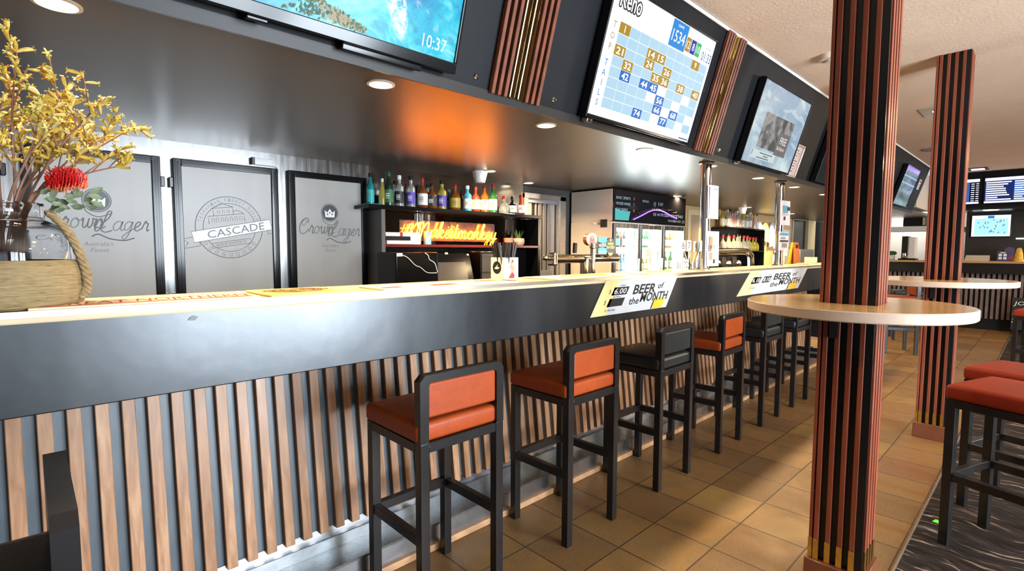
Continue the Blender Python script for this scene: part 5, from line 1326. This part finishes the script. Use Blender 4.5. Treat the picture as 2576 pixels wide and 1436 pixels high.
# ------------------------------------------------------------------ far bottle shelf and wall things behind the bar
t = thing('far_bottle_shelf', 'dark two-tier bottle shelf farther along the wall behind the bar', 'shelf', (9.1, Y1 - .006, .92))
MB().rbox(-.95, .60, -.26, -.01, .84, .855, .002, 1).build('shelf_board', BLACKG, t); MB().rbox(-.95, .60, -.26, -.01, .455, .47, .002, 1).build('shelf_board', BLACKG, t); MB().box(-.95, .60, -.02, -.005, .0, .84).build('back_panel', BLACKG, t)
MB().rbox(.605, .63, -.26, -.01, 0, .84, .002, 1).build('side_panel', BLACKG, t); MB().box(-.95, .60, -.26, -.02, -.02, .10).build('base_cabinet', BLACKM, t)
rnd = random.Random(12)
for k in range(15):
    kd, w, h, gl, lb, cp = rnd.choice([('square', .075, .27, 'clear', 'white', 'gold'), ('tall', .075, .29, 'clear', 'cream', 'white'), ('slim', .06, .30, 'clear', None, 'silver'), ('tall', .078, .28, 'yellow', 'cream', 'gold'), ('wide', .08, .26, 'amber', 'white', 'gold'), ('tall', .075, .28, 'green', 'green', 'green') if k in (2, 3) else ('slim', .06, .27, 'pink', None, 'silver')])
    bottle(8.22 + k * .098, 3.72 + rnd.uniform(-.02, .02), .92 + .856, kd, w / 2, h, gl, lb, cp, 'bottle on the upper board of the far bottle shelf', 'bottles on the far upper shelf', detail=False)
for k in range(11):
    kd, w, h, gl, lb, cp = rnd.choice([('squat', .12, .26, 'clear', None, 'red'), ('bulb', .13, .28, 'clear', None, 'gold'), ('wide', .11, .27, 'amber', None, 'gold'), ('squat', .12, .24, 'yellow', None, 'red')])
    bottle(8.28 + k * .132, 3.71 + rnd.uniform(-.02, .02), .92 + .471, kd, w / 2, h, gl, lb, cp, 'cut-glass decanter on the lower board of the far bottle shelf', 'decanters on the far lower shelf', detail=False)
t = struct('door_3', MB().rbox(7.35, 7.90, Y1 - .03, Y1 + .02, .0, 2.02, .004, 1, 0).box(7.43, 7.82, Y1 - .034, Y1 - .03, .15, 1.94, 1), [mat('door_trim', (.60, .48, .30), .35), mat('door_beige', (.36, .28, .17), .3)])
def cloth(x0, x1, z0, z1, col, label, cat, amp=.02):
    t = thing('hanging_cloth', label, cat, ((x0 + x1) / 2, Y1 - .05, z1), group='cloths hanging on the far wall')
    n = 14; w = (x1 - x0) / 2; g = MB(); rows = 8; vs = []
    for j in range(rows + 1):
        f = j / rows; ww = w * (.25 + .75 * min(1, f * 3.2) ** .6)
        for i in range(n + 1):
            u = i / n * 2 - 1; vs.append((ww * u, -.012 - amp * (.5 + .5 * math.sin(i * 1.9)) * min(1, f * 2), (z0 - z1) * f + .02 * (1 - u * u) * (f > .9)))
    fs = [(j * (n + 1) + i, j * (n + 1) + i + 1, (j + 1) * (n + 1) + i + 1, (j + 1) * (n + 1) + i) for j in range(rows) for i in range(n)]
    m0 = len(vs); vs += [(x, y + .006, z) for x, y, z in vs]; fs += [tuple(q + m0 for q in reversed(f)) for f in fs]
    g.add(vs, fs, 0, True); g.build('fabric', mat('cloth_' + '%.2f%.2f' % col[:2], col, .8), t)
    MB().cyl((0, .03, .0), (0, -.03, .012), .008, n=8).build('hook', CHROME, t)
cloth(9.77, 10.22, 1.36, 1.93, (.78, .75, .66), 'white apron hanging right of the far bottle shelf', 'apron')
cloth(10.12, 10.46, 1.55, 1.92, (.74, .66, .18), 'yellow cloth hanging next to the white apron', 'cloth')
cloth(10.50, 10.80, 1.46, 1.94, (.55, .68, .78), 'blue and white towel hanging behind the far steel post', 'towel')
t = thing('wall_sheet', 'large white sheet on the far wall right of the far steel post', 'sheet', (11.45, Y1 - .006, 1.47))
MB().box(-.36, .32, -.006, 0, 0, .36).build('sheet', PAPER, t)
t = thing('grey_cabinet', 'low grey cabinet under the white wall sheet at the far end', 'cabinet', (11.48, 3.62, 0))
MB().rbox(-.42, .42, -.20, .23, 0, 1.42, .006, 1).build('body', GREYP, t); MB().box(-.40, .40, -.204, -.20, .06, 1.38).build('door', mat('grey_door', (.15, .15, .155), .4), t)
struct('door_4', MB().box(11.93, 12.78, Y1 - .004, Y1 + .02, 0, 2.06, 0).box(11.90, 11.94, Y1 - .03, Y1 + .02, 0, 2.09, 1).box(11.90, 12.80, Y1 - .03, Y1 + .02, 2.06, 2.09, 1).rbox(12.80, 13.3, Y1 - .06, Y1 + .02, 0, ZS, .004, 1, 2).box(13.3, 14.2, Y1 - .004, Y1 + .02, 0, ZS, 0), [BLACKG, ALU, mat('jamb_beige', (.60, .50, .30), .5)])  # black panel inside the frame stands in for the darkness of the doorway
t = thing('wet_floor_sign', 'orange and yellow folding floor sign standing behind the end of the bar', 'floor sign', (7.62, 2.42, .93))
s = MB(); s.prism([(-.15, 0), (.15, 0), (.09, .58), (-.09, .58)], -.006, .006, 0, frame((0, -.06, 0), (1, 0, 0), (0, .10, 1))); s.build('front_panel', mat('sign_orange', (.48, .13, .02), .45), t)
s = MB(); s.prism([(-.15, 0), (.15, 0), (.09, .58), (-.09, .58)], -.006, .006, 0, frame((-.05, .06, 0), (1, 0, 0), (0, -.10, 1))); s.build('rear_panel', mat('sign_yellow', (.75, .50, .02), .45), t)
MB().rbox(-.03, .03, -.02, .0, .50, .55, .006, 2, 0, T(0, -.010, 0)).build('grip_slot', INK, t)
t = thing('swan_neck_tap', 'white swan-neck tap before the dark doorway at the far end of the bar', 'tap', (7.20, 2.42, .93))
MB().tube([(x, 0, z) for x, z in smooth([(0, 0), (-.005, .28), (-.01, .40), (.02, .47), (.06, .46), (.07, .40)], 6)], [.010] * 8 + [.014] * 10 + [.02] * 13, 10).build('neck', mat('tap_cream', (.72, .62, .42), .3), t)
MB().cyl((0, 0, 0), (0, 0, .03), .035, n=16).build('base', CHROME, t)
bpy.data.objects['under_bar_counter'].location.x = 3.6

# ------------------------------------------------------------------ far counter across the end of the room
FX = 12.3
t = thing('far_counter', 'dark counter with grey slat front across the far end of the room', 'counter', (FX + .3, 0, 0))
m = MB(); m.rbox(-.33, .35, -4.1, 2.45, 1.185, 1.222, .004, 1); m.build('counter_top', mat('far_top', (.50, .32, .14), .3), t)
m = MB(); m.box(-.30, -.27, -4.1, 2.45, 1.0, 1.185); m.build('fascia', BLACKM, t)
m = MB(); m.box(-.20, .30, -4.1, 2.45, .0, 1.185); m.build('carcass', BLACK, t)
m = MB(); y = -1.6
while y < 2.4: m.rbox(-.235, -.20, y, y + .04, .20, 1.0, .002, 1, 0, None, False); y += .071
m.build('slat_cladding', mat('grey_slats', (.15, .115, .11), .45, namt=.25, nscale=12), t)
struct('wall_far', MB().box(13.2, 13.3, Y0, 1.18, 0, ZC), mat('far_wall', (.018, .017, .017), .5))
struct('wall_kitchen', MB().box(14.25, 14.38, 1.2, 3.6, 0, ZC), mat('kitchen_white', (.80, .78, .74), .5))
struct('wall_far_bulkhead', MB().box(12.345, 12.60, Y0, 1.66, 2.16, ZC, 0).box(12.34, 13.2, Y0, 1.3, 2.13, 2.16, 1).box(11.16, 12.6, 1.66, 2.4, 2.15, ZC - .002, 2), [BLACK, BLACKM, mat('cove_white', (.55, .50, .42), .6)])
BRD = glow('board_navy', (.010, .022, .12), 1.2); BRW = glow('board_white', (.85, .88, 1.), 1.6); BRB = glow('board_blue', (.03, .12, .42), 1.2); BRK = glow('board_black', (.004, .006, .02), 1.)
def board(y0, y1, label, seed):                                # y0 > y1 : left edge, right edge as seen
    t = thing('odds_board', label, 'screen', (12.30, y0, 2.235), group='odds boards over the far counter')
    F_ = frame((0, 0, 0), (0, -1, 0), (0, 0, 1)); W = y0 - y1; Hh = .44
    MB().rbox(-.015, W + .015, -.015, Hh + .015, -.035, -.002, .004, 1, 0, F_).build('bezel', BLACKG, t)
    MB().box(0, W, 0, Hh, -.004, 0, 0, F_).build('display', BRD, t)
    g = MB(); r = random.Random(seed)
    g.box(0, W, Hh - .055, Hh - .004, 0, .001, 0, F_).box(0, W, .004, .035, 0, .001, 0, F_)
    g.box(W * .47, W * .80, .04, Hh - .06, 0, .0008, 1, F_).box(W * .80, W, .04, Hh - .06, 0, .0008, 2, F_)
    for k in range(9):
        z = .05 + k * .037
        g.box(W * .02, W * .02 + W * r.uniform(.18, .42), z, z + .020, 0, .0012, 0, F_); g.box(W * .48, W * .48 + W * r.uniform(.12, .22), z, z + .018, 0, .0012, 0, F_)
        g.box(W * .83, W * .90, z, z + .012, 0, .0012, 0, F_); g.box(W * .93, W * .99, z, z + .012, 0, .0012, 0, F_)
    g.build('listing', [BRW, BRB, BRK], t)
board(1.60, .955, 'odds board half hidden behind the far column', 1)
board(.885, .10, 'odds board with white header over the far counter at the right edge', 2)
t = thing('small_number_screen', 'small bright screen with pale blue number grid on the dark far wall', 'screen', (13.19, 1.095, 1.675))
F_ = frame((0, 0, 0), (0, -1, 0), (0, 0, 1))
MB().rbox(-.012, .545, -.012, .405, .0, .045, .004, 1, 0, F_).build('bezel', BLACKG, t); MB().box(0, .533, 0, .393, .045, .047, 0, F_).build('display', KW, t)
g = MB(); g.box(.04, .50, .03, .33, .047, .0476, 0, F_); g.box(.22, .31, .335, .385, .047, .0478, 1, F_); rnd = random.Random(6)
for k in range(26): 
    u, v = rnd.uniform(.08, .46), rnd.uniform(.05, .30); g.box(u, u + .014, v, v + .026, .0476, .048, rnd.choice([1, 1, 2]), F_)
g.build('number_grid', [glow('cell_aqua', (.42, .80, .92), 1.2), KM[7], KM[1]], t)
t = thing('strip_light', 'thin white strip light on the dark far wall at the right edge', 'lamp', (13.18, .30, 1.63))
MB().rbox(-.02, .02, -.45, .18, -.012, .012, .003, 1).build('tube', glow('strip_white', (.85, .95, 1.), 2.5), t)
t = thing('far_downlight', 'small oval downlight under the odds boards', 'ceiling light', (12.5, .80, 2.13))
MB().lathe([(.001, -.008), (.10, -.008), (.11, 0)], 20, caps=False).build('disc', glow('far_lamp', (1., .85, .6), 6.), t)
t = thing('sloped_stand', 'sloping cream stand on the far counter right of the far column', 'stand', (12.45, .94, 1.2225))
MB().prism([(-.13, 0), (.16, 0), (.22, .012), (.16, .10), (.14, .10)], -.16, .16, 0, frame((0, 0, 0), (1, 0, 0), (0, 0, 1))).build('body', mat('stand_cream', (.60, .47, .33), .5), t)
t = thing('promo_card', 'blue promotional card with four pale squares on the far counter', 'card', (12.32, .60, 1.2225))
F_ = frame((0, 0, 0), (0, -1, 0), (.1, 0, 1)); MB().box(-.07, .075, 0, .175, -.004, .0, 0, F_).build('card', mat('promo_navy', (.03, .06, .18), .4), t)
g = MB(); 
for u in (-.05, .01):
    for v in (.035, .09): g.box(u, u + .042, v, v + .042, 0, .0012, 0, F_)
g.box(-.03, .035, .145, .160, 0, .001, 0, F_); g.build('print', TEXTW, t)
t = thing('round_sign', 'purple round-topped sign behind the blue promotional card', 'sign', (12.42, .52, 1.2225))
g = MB(); g.prism([(-.06, 0), (.06, 0), (.06, .15)] + [(.065 * math.cos(a), .185 + .065 * math.sin(a)) for a in [k * PI / 10 for k in range(11)]] + [(-.06, .15)], -.004, 0, 0, frame((0, 0, 0), (0, -1, 0), (0, 0, 1))); g.build('panel', mat('sign_purple', (.10, .06, .16), .4), t)
MB().box(-.004, -.0035, -.045, .045, .045, .085).build('red_patch', RED, t)
t = thing('yellow_figure', 'yellow cone-shaped ornament on the far counter at the right edge', 'ornament', (12.45, .40, 1.2225))
MB().lathe([(.085, 0), (.085, .03), (.06, .045), (.05, .13), (.03, .22), (.012, .235), (.001, .237)], 18).build('body', mat('ornament_yellow', (.70, .42, .04), .4, namt=.3, nscale=20), t)
t = thing('chalkboard', 'black chalkboard with white chalk letters standing at the right edge before the far counter', 'sign', (12.05, .36, 0))
MB().rbox(-.02, .02, -.36, .07, .08, .62, .004, 1).build('board', mat('chalkboard_matt', (.015, .016, .017), .6), t)
g = MB(); Fk = frame((-.0205, 0, 0), (0, -1, 0), (0, 0, 1)); g.text('JO', Fk, .085, .13, 0, .2, (.02, .52, .001)); g.text('AS', Fk, .075, .12, 0, .2, (.01, .385, .001)); g.text('S', Fk, .075, .05, 0, .2, (-.03, .24, .001)); g.build('chalk_writing', TEXTW, t)
MB().box(-.03, .03, -.34, -.30, .0, .08).box(-.03, .03, .01, .05, 0, .08).build('foot', BLACKM, t)
# kitchen items seen between the columns
t = thing('microwave', 'dark microwave on a white shelf in the lit kitchen between the columns', 'microwave', (13.4, 1.98, 1.90))
MB().rbox(-.17, .17, -.19, .19, 0, .19, .006, 1).build('body', BLACKM, t); MB().box(-.174, -.17, -.12, .17, .02, .17).build('door_glass', BLACKG, t); MB().box(-.174, -.17, -.175, -.13, .02, .17).build('control_panel', mat('panel_pale', (.5, .45, .3), .4), t)
t = thing('wall_shelf', 'white shelf under the microwave in the lit kitchen', 'shelf', (13.45, 2.1, 1.80))
MB().rbox(-.25, .25, -.85, .75, 0, .0995, .004, 1).build('board', WHITE, t); MB().box(.25, .80, -.85, -.80, .0, .09).box(.25, .80, .70, .75, 0, .09).build('arm', WHITE, t)
t = thing('coffee_machine', 'tall black and white machine on the far counter between the columns', 'machine', (12.62, 1.95, 1.2225))
MB().rbox(-.14, .14, -.0, .10, .03, .46, .01, 2).rbox(-.18, .16, -.13, .14, 0, .03, .005, 1).build('body', BLACKM, t); MB().rbox(-.12, .12, -.11, -.001, .03, .44, .01, 2).build('white_panel', WHITE, t); MB().lathe([(.05, 0), (.06, .02), (.05, .10), (.001, .11)], 16, c=(-.1, .05, .03)).build('jug', CHROME, t)
t = thing('green_bowl', 'dark green bowl tilted on the far counter left of the machine', 'bowl', (12.62, 2.24, 1.2225))
MB().ell((0, 0, .13), (.10, .10, .05), 16, 8).build('bowl', mat('bowl_green', (.04, .13, .03), .4), t); MB().rbox(-.05, .05, -.06, .06, 0, .10, .004, 1).build('stand', WHITE, t)
area('kitchen_lamp', (13.8, 2.3, 2.7), (14.0, 2.2, 1.0), .8, 1.2, 45., (1., .92, .78))
# small green scrap on the carpet
tag(MB().prism([(-.02, -.03), (.02, -.026), (.024, .02), (-.012, .03)], 0, .004, 0, T(3.34, .325, .0085)).build('green_clip', mat('clip_green', (.10, .60, .05), .5)), 'bright green scrap on the carpet edge by the right foreground stool', 'scrap')

# ------------------------------------------------------------------ camera, world, view
cam = bpy.data.cameras.new('camera'); co = bpy.data.objects.new('camera', cam); COL.objects.link(co); S.camera = co
cam.sensor_width = 36; cam.lens = 1290 / 2576 * 36; cam.clip_start = .02
co.matrix_world = Matrix(((.72502245, .04581332, -.68719982, 0), (-.68871594, .05341264, -.72306117, 0), (.00357932, .99752104, .07027772, 1.40), (0, 0, 0, 1)))
wd = bpy.data.worlds.new('world'); S.world = wd; wd.use_nodes = True
wd.node_tree.nodes['Background'].inputs[0].default_value = (.75, .85, 1., 1); wd.node_tree.nodes['Background'].inputs[1].default_value = .8
S.view_settings.view_transform = 'Standard'; S.view_settings.look = 'None'; S.view_settings.gamma = 1; S.view_settings.use_curve_mapping = False
S.view_settings.exposure = 0.0
S.cycles.use_denoising = True; S.cycles.max_bounces = 8; S.cycles.transparent_max_bounces = 12; S.cycles.sample_clamp_indirect = 6.; S.cycles.caustics_reflective = False; S.cycles.caustics_refractive = False
